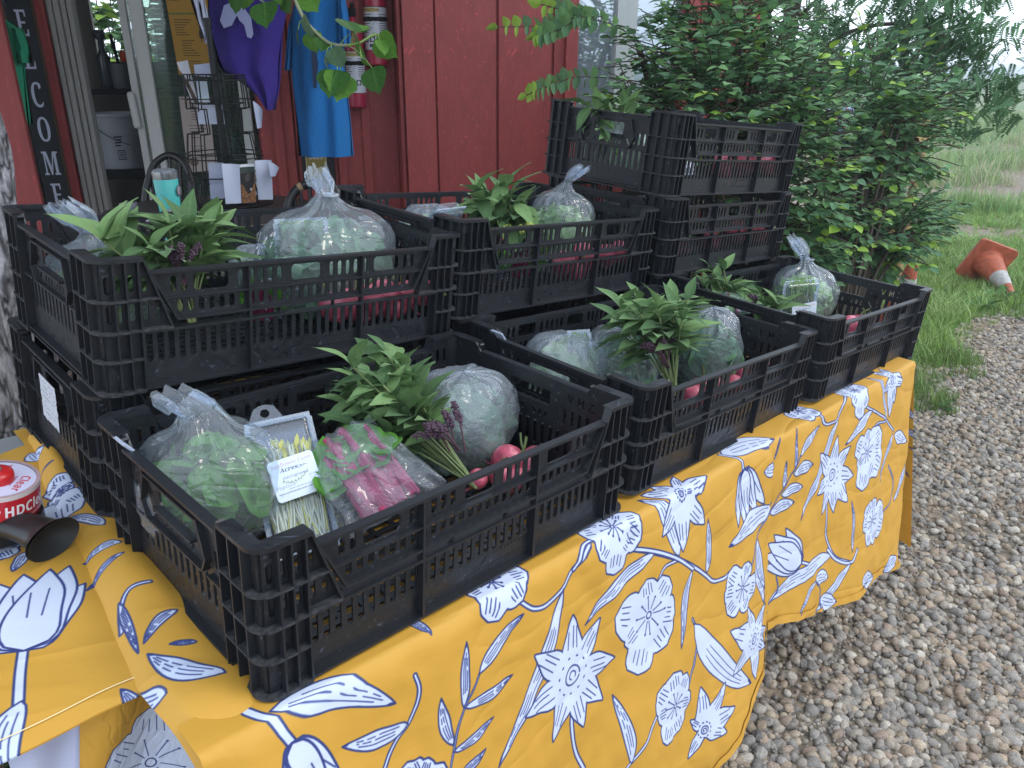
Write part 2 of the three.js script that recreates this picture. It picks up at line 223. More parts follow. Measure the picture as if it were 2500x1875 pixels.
// drawing on the front drop: photo point -> where the sloping drop is hit -> millimetres of cloth
const frontPt = (r, q) => { const d = rayT(...pix(r, q)), n = V(0, SLOPE, 1), t = (0.03 - n.dot(camTable)) / n.dot(d), p = d.multiplyScalar(t).add(camTable); return [(p.x + LEAN * p.y + 0.15) * PRINT, (0.06 - p.y) * PRINT]; };
const topPt = (r, q) => { const p = tableY(...pix(r, q), 0.005); return [(p.x + 0.75) * PRINT, (p.z + 0.92) * PRINT]; };
function printer(g, map, seed) {
  const R = rand(seed), hyp = Math.hypot;
  const path = (pts, close) => { g.beginPath(); pts.forEach((p, i) => i ? g.lineTo(...p) : g.moveTo(...p)); if (close) g.closePath(); };
  const curve = (pts) => { const c = new THREE.CatmullRomCurve3(pts.map(p => V(p[0], p[1], 0))); return c.getPoints(pts.length * 8).map(p => [p.x, p.y]); };
  const ink = (w) => { g.strokeStyle = BLUE; g.lineWidth = w; g.lineJoin = g.lineCap = 'round'; g.stroke(); };
  const blade = (a, b, w, bend, sharp = 1) => { const dx = b[0] - a[0], dy = b[1] - a[1], L = [], S = []; for (let i = 0; i <= 14; i++) { const t = i / 14, k = Math.pow(Math.sin(Math.PI * Math.pow(t, sharp)), 0.8) * w / 2, o = bend * Math.sin(Math.PI * t); const wob = 1 + 0.12 * Math.sin(t * 9 + a[0]); L.push([a[0] + dx * t - dy * (o + k * wob), a[1] + dy * t + dx * (o + k * wob)]); S.unshift([a[0] + dx * t - dy * (o - k), a[1] + dy * t + dx * (o - k)]); } return [...L, ...S]; };
  const A = {
    stem(r, pts, w = 5) { const c = curve(pts.map(q => map(r, q))); path(c); ink(w + 3.2); path(c); g.strokeStyle = WHITE; g.lineWidth = Math.max(0.8, w - 1.6); g.stroke(); },
    line(r, pts, w = 2.4) { path(curve(pts.map(q => map(r, q)))); ink(w); },
    leaf(r, q0, q1, wz, bend = 0) {
      const a = map(r, q0), b = map(r, q1), w = wz / hyp(q1[0] - q0[0], q1[1] - q0[1]) * 0.95, o = blade(a, b, w, bend, 0.8);
      path(o, 1); g.fillStyle = WHITE; g.fill(); ink(2.3);
      const dx = b[0] - a[0], dy = b[1] - a[1], len = hyp(dx, dy);
      for (const s of [-0.38, 0.05, 0.45]) { const t0 = 0.12 + R() * 0.15, t1 = 0.75 + R() * 0.17, pts = []; for (let i = 0; i <= 8; i++) { const t = t0 + (t1 - t0) * i / 8, k = Math.pow(Math.sin(Math.PI * Math.pow(t, 0.8)), 0.8) * w / 2 * s, oo = bend * Math.sin(Math.PI * t) + k; pts.push([a[0] + dx * t - dy * oo, a[1] + dy * t + dx * oo]); } path(pts); g.setLineDash(R() > 0.45 ? [len * 0.3, len * 0.07, len * 0.12, len * 0.06] : []); ink(1.4); g.setLineDash([]); }
      path(blade(b, [b[0] - dx * 0.09, b[1] - dy * 0.09], w * 1.4, 0), 1); g.fillStyle = BLUE; g.fill();
    },
    star(r, q, tips, round = 0) {
      const c = map(r, q), T = tips.map(t => map(r, t)), shapes = T.map(t => { const dx = t[0] - c[0], dy = t[1] - c[1], o = [], w = round ? 0.40 : 0.15; for (let i = 0; i <= 20; i++) { const a = i / 20, s = a < 0.5 ? a * 2 : 2 - a * 2, side = a < 0.5 ? 1 : -1; const k = round ? w * Math.sqrt(Math.max(0, 1 - Math.pow(2 * s - 1.25, 2) / 0.5625 > 0 ? 1 - Math.pow((s - 0.62) / 0.62, 2) * (s < 0.62 ? 0.75 : 2.66) : 0)) : w * Math.pow(Math.sin(Math.PI * Math.pow(s, 0.85)), 0.85) + 0.10 * (1 - s); const wv = 1 + 0.09 * Math.sin(s * 11 + t[1]); o.push([c[0] + dx * s - dy * k * side * wv, c[1] + dy * s + dx * k * side * wv]); } return o; });
      for (const s of shapes) { path(s, 1); ink(5.4); } for (const s of shapes) { path(s, 1); g.fillStyle = WHITE; g.fill(); }
      const rad = Math.min(...T.map(t => hyp(t[0] - c[0], t[1] - c[1]))); g.beginPath(); g.arc(c[0], c[1], rad * (round ? 0.5 : 0.34), 0, 7); g.fillStyle = WHITE; g.fill();
      T.forEach((t) => { const dx = t[0] - c[0], dy = t[1] - c[1]; for (const s of (round ? [-0.16, -0.05, 0.07, 0.18] : [-0.09, 0.02, 0.1])) { const a = (round ? 0.55 : 0.42) + R() * 0.1, b = (round ? 0.78 : 0.72) + R() * 0.12; path([[c[0] + dx * a - dy * s, c[1] + dy * a + dx * s], [c[0] + dx * b - dy * s * 0.9, c[1] + dy * b + dx * s * 0.9]]); ink(1.8); } });
      if (round) { for (let k = 0; k < 10; k++) { const a = k * 0.628 + R() * 0.3, l = rad * (0.42 + R() * 0.16), x = c[0] + Math.cos(a) * l, y = c[1] + Math.sin(a) * l; path([[c[0] + Math.cos(a) * rad * 0.16, c[1] + Math.sin(a) * rad * 0.16], [x, y]]); ink(1.9); g.beginPath(); g.arc(x, y, 2.1, 0, 7); g.fillStyle = BLUE; g.fill(); } g.beginPath(); g.arc(c[0], c[1], rad * 0.09, 0, 7); ink(2.6); }
      else { for (let k = 0; k < 11; k++) { const a = k * 0.571; g.beginPath(); g.ellipse(c[0] + Math.cos(a) * rad * 0.33, c[1] + Math.sin(a) * rad * 0.33, 1.5, 2.6, a, 0, 7); g.fillStyle = BLUE; g.fill(); } g.beginPath(); g.arc(c[0], c[1], rad * 0.17, 0.4, 6.4); ink(2.4); g.beginPath(); g.arc(c[0], c[1], rad * 0.075, 2, 6.9); ink(2.2); }
    },
    tulip(r, q, tips, wz) { const b = map(r, q), m = (tips.length - 1) / 2; tips.map((t, i) => [map(r, t), Math.abs(i - m)]).sort((u, v) => v[1] - u[1]).forEach(([t]) => { path(blade(b, t, wz, 0, 0.62), 1); g.fillStyle = WHITE; g.fill(); ink(2.8); const dx = t[0] - b[0], dy = t[1] - b[1]; for (const s of [-0.05, 0.05]) { path([[b[0] + dx * 0.38 - dy * s, b[1] + dy * 0.38 + dx * s], [b[0] + dx * (0.62 + R() * 0.18) - dy * s, b[1] + dy * 0.72 + dx * s]]); ink(1.8); } }); },
  };
  return A;
}
const fabricBump = noiseTex(512, 512, (u, v) => 0.5 + 0.35 * tile(u, v, 9, 5, 6) + 0.25 * Math.pow(1 - Math.abs(tile(u, v, 6, 3, 1)) * 2, 6));
const frontPrint = canvasTex(2048, 700, (g, w, h) => {
  g.fillStyle = YELLOW; g.fillRect(0, 0, w, h);
  const A = printer(g, frontPt, 5);
  // long sprays and stems first, blossoms over them
  A.stem('e', [[720, 0], [600, 150], [500, 310], [400, 420], [300, 450], [185, 390]]); A.leaf('e', [515, 300], [35, 1650], 150, -0.06);
  A.stem('e', [[1000, 0], [1180, 22], [1370, 78], [1480, 130], [1590, 205], [1640, 245], [1700, 220], [1765, 160]], 6); A.stem('e', [[1370, 80], [1260, 140], [1210, 250]]);
  A.leaf('e', [1190, 20], [680, 575], 110, 0.05); A.leaf('e', [1480, 150], [1385, 740], 85, 0.04); A.stem('e', [[1475, 520], [1510, 620], [1495, 850], [1440, 1050]], 3); A.leaf('e', [1490, 560], [1925, 1010], 115, 0.07);
  A.stem('e', [[1340, 1150], [1200, 1240], [1110, 1450], [980, 1680]], 6); A.leaf('e', [1030, 1610], [905, 1110], 85, 0.05); A.stem('e', [[600, 1150], [590, 1250], [610, 1430], [650, 1560], [710, 1680]], 6);
  A.leaf('e', [1960, 0], [2040, 420], 85, 0.03);
  A.stem('d', [[1500, 1680], [1530, 1500], [1560, 1330], [1610, 1190], [1720, 930]], 1); A.leaf('d', [1720, 930], [2060, 485], 120, -0.04); A.leaf('d', [1605, 1180], [1625, 690], 85, 0); A.leaf('d', [1615, 1185], [1975, 940], 85, 0.05); A.leaf('d', [1525, 1460], [1435, 1110], 90, -0.05); A.leaf('d', [1530, 1510], [1840, 1260], 85, 0.05); A.leaf('d', [1590, 1690], [1775, 1490], 75, 0.04); A.leaf('d', [1315, 470], [1378, 672], 70, 0);
  A.stem('d', [[990, 1680], [1110, 1420], [1200, 1300], [1260, 1150], [1270, 1030], [1243, 940]], 4); A.leaf('d', [1195, 1305], [700, 1475], 140, -0.06);
  A.leaf('d', [200, 1235], [1100, 1150], 210, -0.1); A.stem('d', [[60, 1200], [130, 1270], [220, 1330], [330, 1455]], 9); A.tulip('d', [310, 1430], [[260, 1820], [430, 1900], [590, 1860], [700, 1740]], 0.36);
  A.star('d', [1915, 220], [[2125, 190], [2055, 385], [1800, 545], [1735, 330], [1840, 110], [2030, 50]], 1);
  A.star('d', [1290, 1760], [[1130, 1660], [1230, 1600], [1350, 1570], [1475, 1640], [1480, 1800]], 1);
  A.stem('a', [[600, 1650], [690, 1490], [790, 1435]]); A.stem('a', [[1000, 1490], [1190, 1505], [1370, 1565], [1480, 1640]], 6); A.leaf('a', [1375, 1540], [1190, 1085], 130, 0.06); A.leaf('a', [1595, 1680], [1600, 1270], 80, 0.03);
  A.stem('a', [[1820, 730], [1850, 820], [1868, 915]], 5); A.leaf('a', [1830, 735], [2120, 690], 120, -0.05); A.tulip('a', [1872, 900], [[1808, 1325], [1862, 1318], [1905, 1278], [1968, 1238], [2025, 1160]], 0.3);
  A.leaf('a', [2095, 1190], [1745, 1475], 120, 0.06); A.stem('a', [[2105, 1170], [2000, 1350], [1905, 1620]], 3); A.leaf('a', [2105, 890], [2008, 915], 60, 0); A.leaf('a', [1975, 1420], [2040, 1800], 80, 0.04);
  A.star('a', [1410, 1105], [[1490, 890], [1612, 965], [1500, 1080], [1568, 1302], [1405, 1505], [1245, 1390], [1240, 1040], [1330, 960]]);
  A.star('a', [915, 1345], [[1010, 1190], [1095, 1290], [1085, 1420], [1020, 1495], [890, 1680], [770, 1560], [735, 1350], [820, 1230]], 1);
  // right of the pleat
  A.stem('b', [[318, 1240], [400, 1050], [470, 900], [505, 795]], 1); A.leaf('b', [505, 800], [667, 578], 66, -0.05); A.leaf('b', [472, 890], [492, 615], 44, 0); A.leaf('b', [465, 935], [615, 865], 55, -0.05); A.leaf('b', [400, 1045], [412, 840], 58, 0); A.leaf('b', [392, 1100], [535, 1030], 52, -0.05); A.leaf('b', [322, 1245], [482, 1152], 62, -0.05); A.leaf('b', [322, 832], [370, 690], 24, -0.06);
  A.leaf('b', [795, 500], [520, 1285], 95, -0.04); A.stem('b', [[715, 1130], [722, 1380], [775, 1550], [870, 1590]], 5); A.leaf('b', [1215, 630], [1105, 1000], 66, 0.04);
  A.stem('b', [[1125, 1225], [1190, 1130], [1207, 1000], [1185, 880]], 3); A.stem('b', [[1000, 430], [1090, 480], [1160, 530], [1217, 610]], 5); A.stem('b', [[1160, 540], [1080, 560], [1042, 625]], 4); A.stem('b', [[905, 340], [840, 440], [785, 520], [710, 565], [655, 490]], 5); A.leaf('b', [1050, 460], [850, 722], 62, 0.04); A.leaf('b', [1160, 525], [1115, 165], 52, 0);
  A.leaf('b', [1225, 640], [1305, 690], 40, 0); A.leaf('b', [1215, 1140], [1300, 850], 66, 0.04); A.leaf('b', [885, 1510], [890, 1135], 46, 0.04);
  A.stem('f', [[525, 108], [620, 125], [690, 110]], 6); A.leaf('f', [760, 60], [300, 450], 92, 0.05); A.stem('f', [[735, 20], [790, 90], [880, 95], [915, 0]], 7); A.leaf('f', [875, 105], [645, 500], 75, -0.05); A.leaf('f', [640, 250], [515, 505], 58, 0.04); A.leaf('f', [640, 245], [735, 225], 52, -0.06); A.leaf('f', [690, 395], [787, 402], 52, 0.05); A.stem('f', [[640, 250], [688, 330], [685, 450]], 1); A.stem('f', [[285, 490], [380, 340], [370, 235]], 2); A.leaf('f', [1220, 60], [1120, 175], 60, 0); A.leaf('f', [935, 235], [1045, 205], 50, 0);
  A.tulip('b', [530, 1612], [[430, 1352], [358, 1410], [318, 1480], [296, 1570], [296, 1660]], 0.36);
  A.star('b', [757, 945], [[795, 655], [882, 728], [900, 945], [862, 1137], [765, 1222], [680, 1238], [640, 1090], [668, 788]]);
  A.star('b', [1000, 770], [[1015, 598], [1112, 620], [1100, 745], [1095, 870], [1030, 942], [953, 1052], [930, 870], [922, 710]], 1);
  A.star('b', [1035, 1280], [[1045, 1112], [1125, 1175], [1124, 1320], [1060, 1425], [985, 1466], [958, 1300], [988, 1170]], 1);
  A.star('b', [975, 300], [[900, 285], [1000, 200], [1036, 275], [1005, 422], [940, 522], [905, 410]], 1); A.star('b', [1205, 240], [[1180, 110], [1235, 90], [1278, 235], [1220, 400], [1185, 508], [1143, 330]]); A.star('b', [640, 400], [[565, 450], [598, 558], [688, 490], [690, 370]], 1);
  A.star('e', [1840, 285], [[1885, 92], [1957, 290], [1878, 442], [1730, 482], [1710, 330], [1738, 190]], 1); A.star('e', [1340, 1165], [[1322, 925], [1432, 925], [1458, 1130], [1385, 1355], [1270, 1452], [1208, 1260], [1210, 1080]], 1);
  A.star('e', [1550, 1340], [[1540, 1038], [1697, 985], [1760, 1160], [1690, 1340], [1450, 1565], [1473, 1290]]); A.star('e', [1935, 670], [[1888, 438], [2045, 428], [2052, 600], [2045, 745], [1970, 978], [1763, 930], [1742, 605]]);
  A.star('e', [1160, 500], [[1130, 232], [1300, 212], [1350, 480], [1285, 708], [1075, 940], [985, 730], [912, 520]], 1); A.star('e', [595, 955], [[585, 500], [802, 532], [918, 828], [832, 1143], [685, 1342], [452, 1447], [243, 1262], [303, 800]]);
});
const topPrint = canvasTex(1024, 1024, (g, w, h) => {
  g.fillStyle = YELLOW; g.fillRect(0, 0, w, h);
  const A = printer(g, topPt, 9);
  A.stem('c', [[165, 730], [140, 900], [125, 1120]], 9); A.leaf('c', [150, 1100], [60, 1700], 190, 0.12); A.leaf('c', [1250, 1100], [895, 1005], 150, -0.12); A.leaf('c', [190, 0], [88, 152], 70, 0); A.stem('c', [[0, 60], [70, 20], [140, -40]], 1);
  A.tulip('c', [165, 740], [[-60, 240], [170, 175], [372, 145], [520, 132], [640, 270]], 0.42);
  A.leaf('c', [950, 155], [650, 330], 70, 0.1); A.leaf('c', [930, 60], [620, 120], 120, 0.1); A.stem('c', [[1140, 372], [980, 420], [915, 520], [912, 650]], 4); A.leaf('c', [1340, 540], [1085, 760], 90, 0.1); A.leaf('c', [1700, 1000], [1110, 830], 170, -0.1); A.leaf('c', [1480, 760], [1280, 780], 60, 0); A.leaf('c', [900, 480], [1040, 810], 40, 0);
  A.star('g', [470, 1120], [[365, 1080], [440, 1030], [560, 1090], [600, 1190], [500, 1280], [400, 1190]], 1); A.leaf('g', [790, 1380], [500, 1290], 90, 0.1); A.leaf('g', [290, 850], [225, 790], 70, 0); A.leaf('g', [420, 940], [310, 960], 24, 0.05); A.star('g', [-20, 1440], [[150, 1440], [60, 1530], [-60, 1560], [60, 1360]], 1);
});
const cloth = (map) => std({ map, bumpMap: rep(fabricBump, 1), bumpScale: 0.006, roughness: 0.62, transparent: false });
const clothFront = cloth(frontPrint), clothTop = cloth(topPrint), clothBack = std({ map: frontPrint, color: lin(0.95, 0.95, 1), roughness: 0.8 });
{
  const g = thing('folding_table', 'long folding table standing under the yellow flowered cloth', 'table');
  const tm = std({ color: 0x8d8f90, roughness: 0.6 });
  part('tabletop', rbox(1.8, 0.04, 0.82, 0.015, [0.825, -0.021, -0.42]), tm, g);
  for (const x of [0.02, 1.62]) for (const z of [-0.75, -0.08]) part('leg', cyl(0.014, 0.014, 0.7, [x, -0.39, z]), std({ color: 0x55585c, metalness: 0.6, roughness: 0.5 }), g);
  onTable(g);
  const c = thing('tablecloth', 'mustard yellow cloth printed with white flowers and navy outlines over long table', 'tablecloth');
  const hem = (x) => x < 0.75 ? 0.575 + 0.012 * Math.sin(x * 7) : x < 0.985 ? 0.575 - 0.09 * Math.pow((x - 0.75) / 0.235, 1.5) : 0.405 + 0.14 * Math.min(1, (x - 0.985) / 0.7) + 0.012 * Math.sin(x * 11);
  const fold = (x, d) => { const k = d / 0.55; let z = 0.010 * k * Math.sin(x * 9 + 1) + 0.006 * k * Math.sin(x * 23 + 2 * d) + 0.006 * noise(x * 11, d * 7, 2) + 0.0032 * noise(x * 30, d * 20, 5) + 0.0025 * Math.abs(noise(x * 18 + 4, d * 13, 8)); z += 0.05 * k * Math.exp(-Math.pow((x + 0.02) / 0.04, 2)) - 0.05 * k * Math.exp(-Math.pow((x + 0.075) / 0.03, 2)); return z; };
  const dropPt = (x, d, setback = 0) => [x + LEAN * d, -d, 0.03 + SLOPE * d + fold(x, d) - setback];
  // front drop in two lengths that overlap in a pleat, each running over the table edge
  const drop = (x0, x1, nu, sb, edge) => sheet(nu, 60, (a, b) => {
    const x = x0 + (x1 - x0) * a, H = hem(x), s = b * (H + 0.05) - 0.05, e = edge ? edge(a) : 0;
    if (s < 0) return [x, 0.004 + 0.001 * noise(x * 20, s * 20), 0.03 + s + 0.001];
    const r = 0.012, rnd = s < r ? [Math.sin(s / r * 1.4) * r * 0.6, 0.004 - (1 - Math.cos(s / r * 1.4)) * r] : null;
    const p = dropPt(x, s, sb(a) * Math.min(1, s / 0.1)); if (rnd) { p[1] = rnd[1]; p[2] = 0.031 + rnd[0] * 0.8; } else p[2] += 0.006; p[2] += e * s; return p;
  }, (a, b) => { const x = x0 + (x1 - x0) * a, s = b * (hem(x) + 0.05) - 0.05; return [(x + 0.15) * PRINT / 2048, 1 - (0.06 + s) * PRINT / 700]; });
  part('front_drop', drop(-0.082, 0.992, 170, () => 0), clothFront, c);
  part('front_drop', drop(0.975, 1.725, 110, (a) => 0.012 * Math.exp(-a * 14), (a) => -0.05 * Math.pow(Math.max(0, (a - 0.93) / 0.07), 2)), clothFront, c);
  // hem turned under along the lower edge
  const hemStrip = (x0, x1) => sheet(90, 2, (a, b) => { const x = x0 + (x1 - x0) * a, H = hem(x), p = dropPt(x, H - 0.018 * b); p[2] += 0.0085; return p; }, (a, b) => { const x = x0 + (x1 - x0) * a; return [(x + 0.15) * PRINT / 2048, 1 - (0.06 + hem(x) - 0.018 * b) * PRINT / 700]; });
  part('hem', hemStrip(-0.07, 0.99), clothFront, c); part('hem', hemStrip(0.995, 1.70), clothFront, c);
  // top and right end
  part('top_sheet', sheet(40, 24, (a, b) => { const x = -0.02 + 1.75 * a, z = 0.0 - 0.83 * b; return [x, 0.003 + 0.0012 * noise(x * 15, z * 15), z]; }, (a, b) => [(0.3 + 0.5 * a), 0.3 + 0.3 * b]), clothTop, c);
  part('end_drop', sheet(40, 30, (a, b) => { const z = 0.03 - 0.85 * a, d = b * (0.52 - 0.1 * a); return [1.728 + LEAN * d + 0.05 * d + 0.02 * (d / 0.5) * Math.sin(a * 26 + 0.6), 0.003 - d, z + (1 - a) * SLOPE * d * 1.1]; }, (a, b) => [0.2 + a * 0.4, 1 - b * 0.7]), clothFront, c);
  // the slack that lies rolled up along the crates and slips under the side table's cloth
  const ridge = (a, b) => { const z = 0.02 - 0.80 * a, zz = z, wv = (zz > -0.3 ? 0.076 : 0.076 - 0.06 * Math.min(1, (-0.3 - zz) / 0.4)), x = 0.02 - (wv + 0.024) * b; const hgt = 0.022 * Math.sin(Math.PI * Math.min(1, b * 1.05)) * (0.8 + 0.35 * Math.sin(z * 17)) - 0.012 * Math.pow(Math.max(0, b - 0.8) / 0.2, 2); const front = Math.max(0, z + 0.05) / 0.07; return [x + 0.008 * Math.sin(z * 13) * b, 0.004 + hgt - 0.03 * front * front, z]; };
  part('side_fold', sheet(70, 24, ridge, (a, b) => { const p = ridge(a, b); return [(p[0] + 0.75) * PRINT / 1024, 1 - (p[2] + 0.92) * PRINT / 1024]; }), clothTop, c);
  // corner of the cloth hanging inside, its pale reverse showing
  const flapTex = canvasTex(256, 512, (g, w, h) => { g.fillStyle = YELLOW; g.fillRect(0, 0, w, h); const A = printer(g, (r, q) => q, 4); A.star('e', [140, 190], [[150, 60], [240, 130], [250, 230], [180, 330], [70, 320], [30, 200], [60, 110]], 1); A.leaf('e', [60, 480], [200, 380], 50, 0.05); });
  part('corner_flap', sheet(24, 30, (a, b) => [-0.135 + 0.085 * b * (a - 1) * 0.6 + 0.12 * a, -0.012 - 0.30 * b - 0.03 * a, -0.135 + 0.012 * Math.sin(a * 7 + b * 3) + 0.02 * a], (a, b) => [a, 1 - b]), std({ map: flapTex, roughness: 0.7, bumpMap: rep(fabricBump, 1), bumpScale: 0.004 }), c);
  part('turned_back_edge', sheet(12, 20, (a, b) => [-0.205 + 0.075 * a - 0.05 * b * a, -0.014 - 0.26 * b, -0.128 + 0.008 * Math.sin(a * 5 + b * 4)], (a, b) => [a, b]), std({ color: 0xb7bcd6, roughness: 0.8 }), c);
  onTable(c);
  // side table with its own cloth
  const s = thing('side_table', 'low wooden side table beside the tree trunk', 'table');
  const wood = std({ color: 0x5b4936, roughness: 0.85 });
  part('tabletop', box(0.55, 0.02, 0.46, [-0.45, -0.022, -0.54]), wood, s);
  for (const x of [-0.69, -0.21]) for (const z of [-0.74, -0.36]) part('leg', box(0.04, 0.68, 0.04, [x, -0.38, z]), wood, s);
  onTable(s);
  const l = thing('tablecloth', 'end of yellow flowered cloth under the tape dispenser, stitched hem showing', 'tablecloth');
  const bound = (z) => z > -0.3 ? -0.071 : -0.071 + 0.06 * Math.min(1, (-0.3 - z) / 0.4);
  const panel = (a, b) => { const z = -0.10 - 0.66 * b, x = -0.72 + (bound(z) + 0.74) * a; const dip = 0.012 * Math.exp(-b * 22) + 0.004 * a; return [x + 0.004 * noise(z * 9, 3), 0.002 - dip + 0.004 * noise(x * 8, z * 8, 4) + 0.006 * Math.exp(-Math.pow((x + 0.11 + 0.15 * (z + 0.1)) / 0.03, 2)) * Math.min(1, b * 4), z + 0.003 * noise(x * 12, 2)]; };
  part('cloth', sheet(70, 60, panel, (a, b) => { const p = panel(a, b); return [(p[0] + 0.75) * PRINT / 1024, 1 - (p[2] + 0.92) * PRINT / 1024]; }), clothTop, l);
  part('hem', sheet(70, 2, (a, b) => { const p = panel(a, b * 0.03); p[1] += 0.0016; return p; }, (a, b) => { const p = panel(a, b * 0.03); return [(p[0] + 0.75) * PRINT / 1024, 1 - (p[2] + 0.92) * PRINT / 1024]; }), clothTop, l);
  part('stitching', sheet(90, 1, (a, b) => { const p = panel(a, 0.032 + 0.002 * b); p[1] += 0.0022; return p; }), std({ color: 0xf0d9a0 }), l);
  onTable(l);
}
// ---------------------------------------------------------------- red farm shop
const YAW = 12 * Math.PI / 180;
const WU = RIGHT.clone().multiplyScalar(Math.cos(YAW)).addScaledVector(FWD, Math.sin(YAW)), WN = RIGHT.clone().multiplyScalar(Math.sin(YAW)).addScaledVector(FWD, -Math.cos(YAW));
const W0 = atDepth(992, 186, 3.7).setY(0);
const wallHit = (u, v, n) => { const d = ray(u, v), t = (n - camera.position.clone().sub(W0).dot(WN)) / d.dot(WN), p = d.multiplyScalar(t).add(camera.position).sub(W0); return [p.dot(WU), p.y]; };
const wu = (u, v, n) => wallHit(u, v, n)[0], wy = (u, v, n) => wallHit(u, v, n)[1];
const wallM = new THREE.Matrix4().makeBasis(WU, V(0, 1, 0), WN).setPosition(W0);        // wall axes (along, up, out) -> world
const onWall = (o) => { o.updateMatrix(); o.applyMatrix4(wallM); return o; };
const redGrain = noiseTex(512, 512, (u, v) => { const g = tile(u * 1, v, 8, 3, 4), n = fbm(u * 90, v * 9, 3, 4), w = tile(u, v, 50, 3, 2); let k = 1 + 0.10 * n + 0.12 * g; if (w > 0.3) k *= 1.3; const sc = fbm(u * 160, v * 14, 9, 3); if (sc > 0.3) k *= 1.22; return [0.57 * k, 0.232 * k, 0.225 * k]; }, true);
const redBump = noiseTex(512, 512, (u, v) => 0.5 + 0.4 * fbm(u * 120, v * 8, 1, 4));
const red = std({ map: redGrain, bumpMap: redBump, bumpScale: 0.0025, roughness: 0.55 });
const vinyl = std({ color: 0xb9bdbb, roughness: 0.45 }), vinylOld = std({ map: noiseTex(256, 256, (u, v) => { const k = 0.63 + 0.12 * tile(u, v, 8, 4, 3) + (tile(u, v, 40, 3, 8) > 0.28 ? -0.18 : 0); return [k, k, k * 0.97]; }, true), roughness: 0.6 });
const dark = std({ color: 0x15171a, roughness: 0.9 });
const glass = phy({ color: 0xdfe9ea, transmission: 0.92, roughness: 0.03, thickness: 0, ior: 1.6, specularIntensity: 1 });
const mirrorGlass = phy({ color: 0xaebac2, roughness: 0.03, metalness: 0.6, ior: 2.0, specularIntensity: 1 });
{
  const b = thing('farm_shop', 'red board sided farm shop with sliding glass door and tall window', 'building');
  const REC = -0.25, top = 2.6;
  const uEnd = wu(1850, 40, 0), uWin0 = wu(1409, 100, 0), uWin1 = wu(1672, 60, 0), yWin0 = 0.86, yWin1 = 2.15;
  const board = (u0, u1, y0, y1, n, t = 0.018) => part('siding_board', rbox(u1 - u0, y1 - y0, t, 0.004, [(u0 + u1) / 2, (y0 + y1) / 2, n - t / 2]).applyMatrix4(new THREE.Matrix4()), red, b);
  const uvFix = (o) => { const g = o.geometry, p = g.attributes.position, uv = g.attributes.uv; for (let i = 0; i < p.count; i++) uv.setXY(i, p.getX(i) / 0.5, p.getY(i) / 1.1); return o; };
  // solid core behind the boards
  const core = (u0, u1, y0, y1, n0, n1, name = 'wall_core') => part(name, box(u1 - u0, y1 - y0, n1 - n0, [(u0 + u1) / 2, (y0 + y1) / 2, (n0 + n1) / 2]), red, b);
  core(0.02, uWin0, -0.2, top, -0.16, -0.024); core(uWin0, uWin1, -0.2, yWin0, -0.16, -0.024); core(uWin0, uWin1, yWin1, top, -0.16, -0.024); core(uWin1, uEnd, -0.2, top, -0.16, -0.024);
  core(-0.015, 0.015, -0.2, top, REC - 0.1, -0.024, 'return_wall'); core(uEnd - 0.1, uEnd, -0.2, top, -2.6, -0.17, 'end_wall');
  // right front: boards between the grooves of the photograph
  const gr = [1055, 1214, 1353].map(x => wu(x, 0, 0)), cuts = [gr[0] + 0.004, gr[1], gr[2]];
  uvFix(part('corner_trim', rbox(gr[0] + 0.012, top, 0.045, 0.004, [(gr[0] - 0.012) / 2, top / 2, 0.0]), red, b));
  uvFix(part('corner_trim', rbox(0.02, top, 0.23, 0.004, [-0.025, top / 2, -0.125]), red, b));
  for (let i = 0; i + 1 < cuts.length; i++) uvFix(board(cuts[i] + 0.006, cuts[i + 1] - 0.006, -0.2, top, 0));
  uvFix(board(gr[2] + 0.006, uWin0 - 0.055, -0.2, top, -0.004)); uvFix(part('window_trim', rbox(0.062, yWin1 - yWin0 + 0.2, 0.04, 0.005, [uWin0 - 0.031, (yWin0 + yWin1) / 2, 0.004]), red, b));
  uvFix(part('window_trim', rbox(0.07, yWin1 - yWin0 + 0.2, 0.04, 0.005, [uWin1 + 0.035, (yWin0 + yWin1) / 2, 0.004]), red, b));
  for (let i = 0, n = 5; i < n; i++) { const w = (uWin1 - uWin0 + 0.06) / n, u0 = uWin0 - 0.05 + i * w; uvFix(board(u0 + 0.005, u0 + w - 0.005, -0.2, yWin0 - 0.05, -0.003)); }
  { const n = 5, w = (uEnd - uWin1 - 0.09) / n; for (let i = 0; i < n; i++) { const u0 = uWin1 + 0.08 + i * w; uvFix(board(u0 + 0.006, u0 + w - 0.006, -0.2, top, -0.002)); if (i) uvFix(part('batten', rbox(0.035, top, 0.02, 0.004, [u0, top / 2 - 0.1, 0.006]), red, b)); } uvFix(part('corner_trim', rbox(0.09, top, 0.04, 0.004, [uEnd - 0.04, top / 2, 0.012]), red, b)); }
  // window right of the boards: two lights with a pale middle rail
  const win = new THREE.Group(); win.name = 'window'; b.add(win);
  const m0 = wu(1500, 100, -0.03), m1 = wu(1553, 100, -0.03);
  part('pane', box(m0 - uWin0, yWin1 - yWin0, 0.006, [(m0 + uWin0) / 2, (yWin0 + yWin1) / 2, -0.045]), mirrorGlass, win);
  part('pane', box(uWin1 - m1, yWin1 - yWin0, 0.006, [(uWin1 + m1) / 2, (yWin0 + yWin1) / 2, -0.06]), mirrorGlass, win);
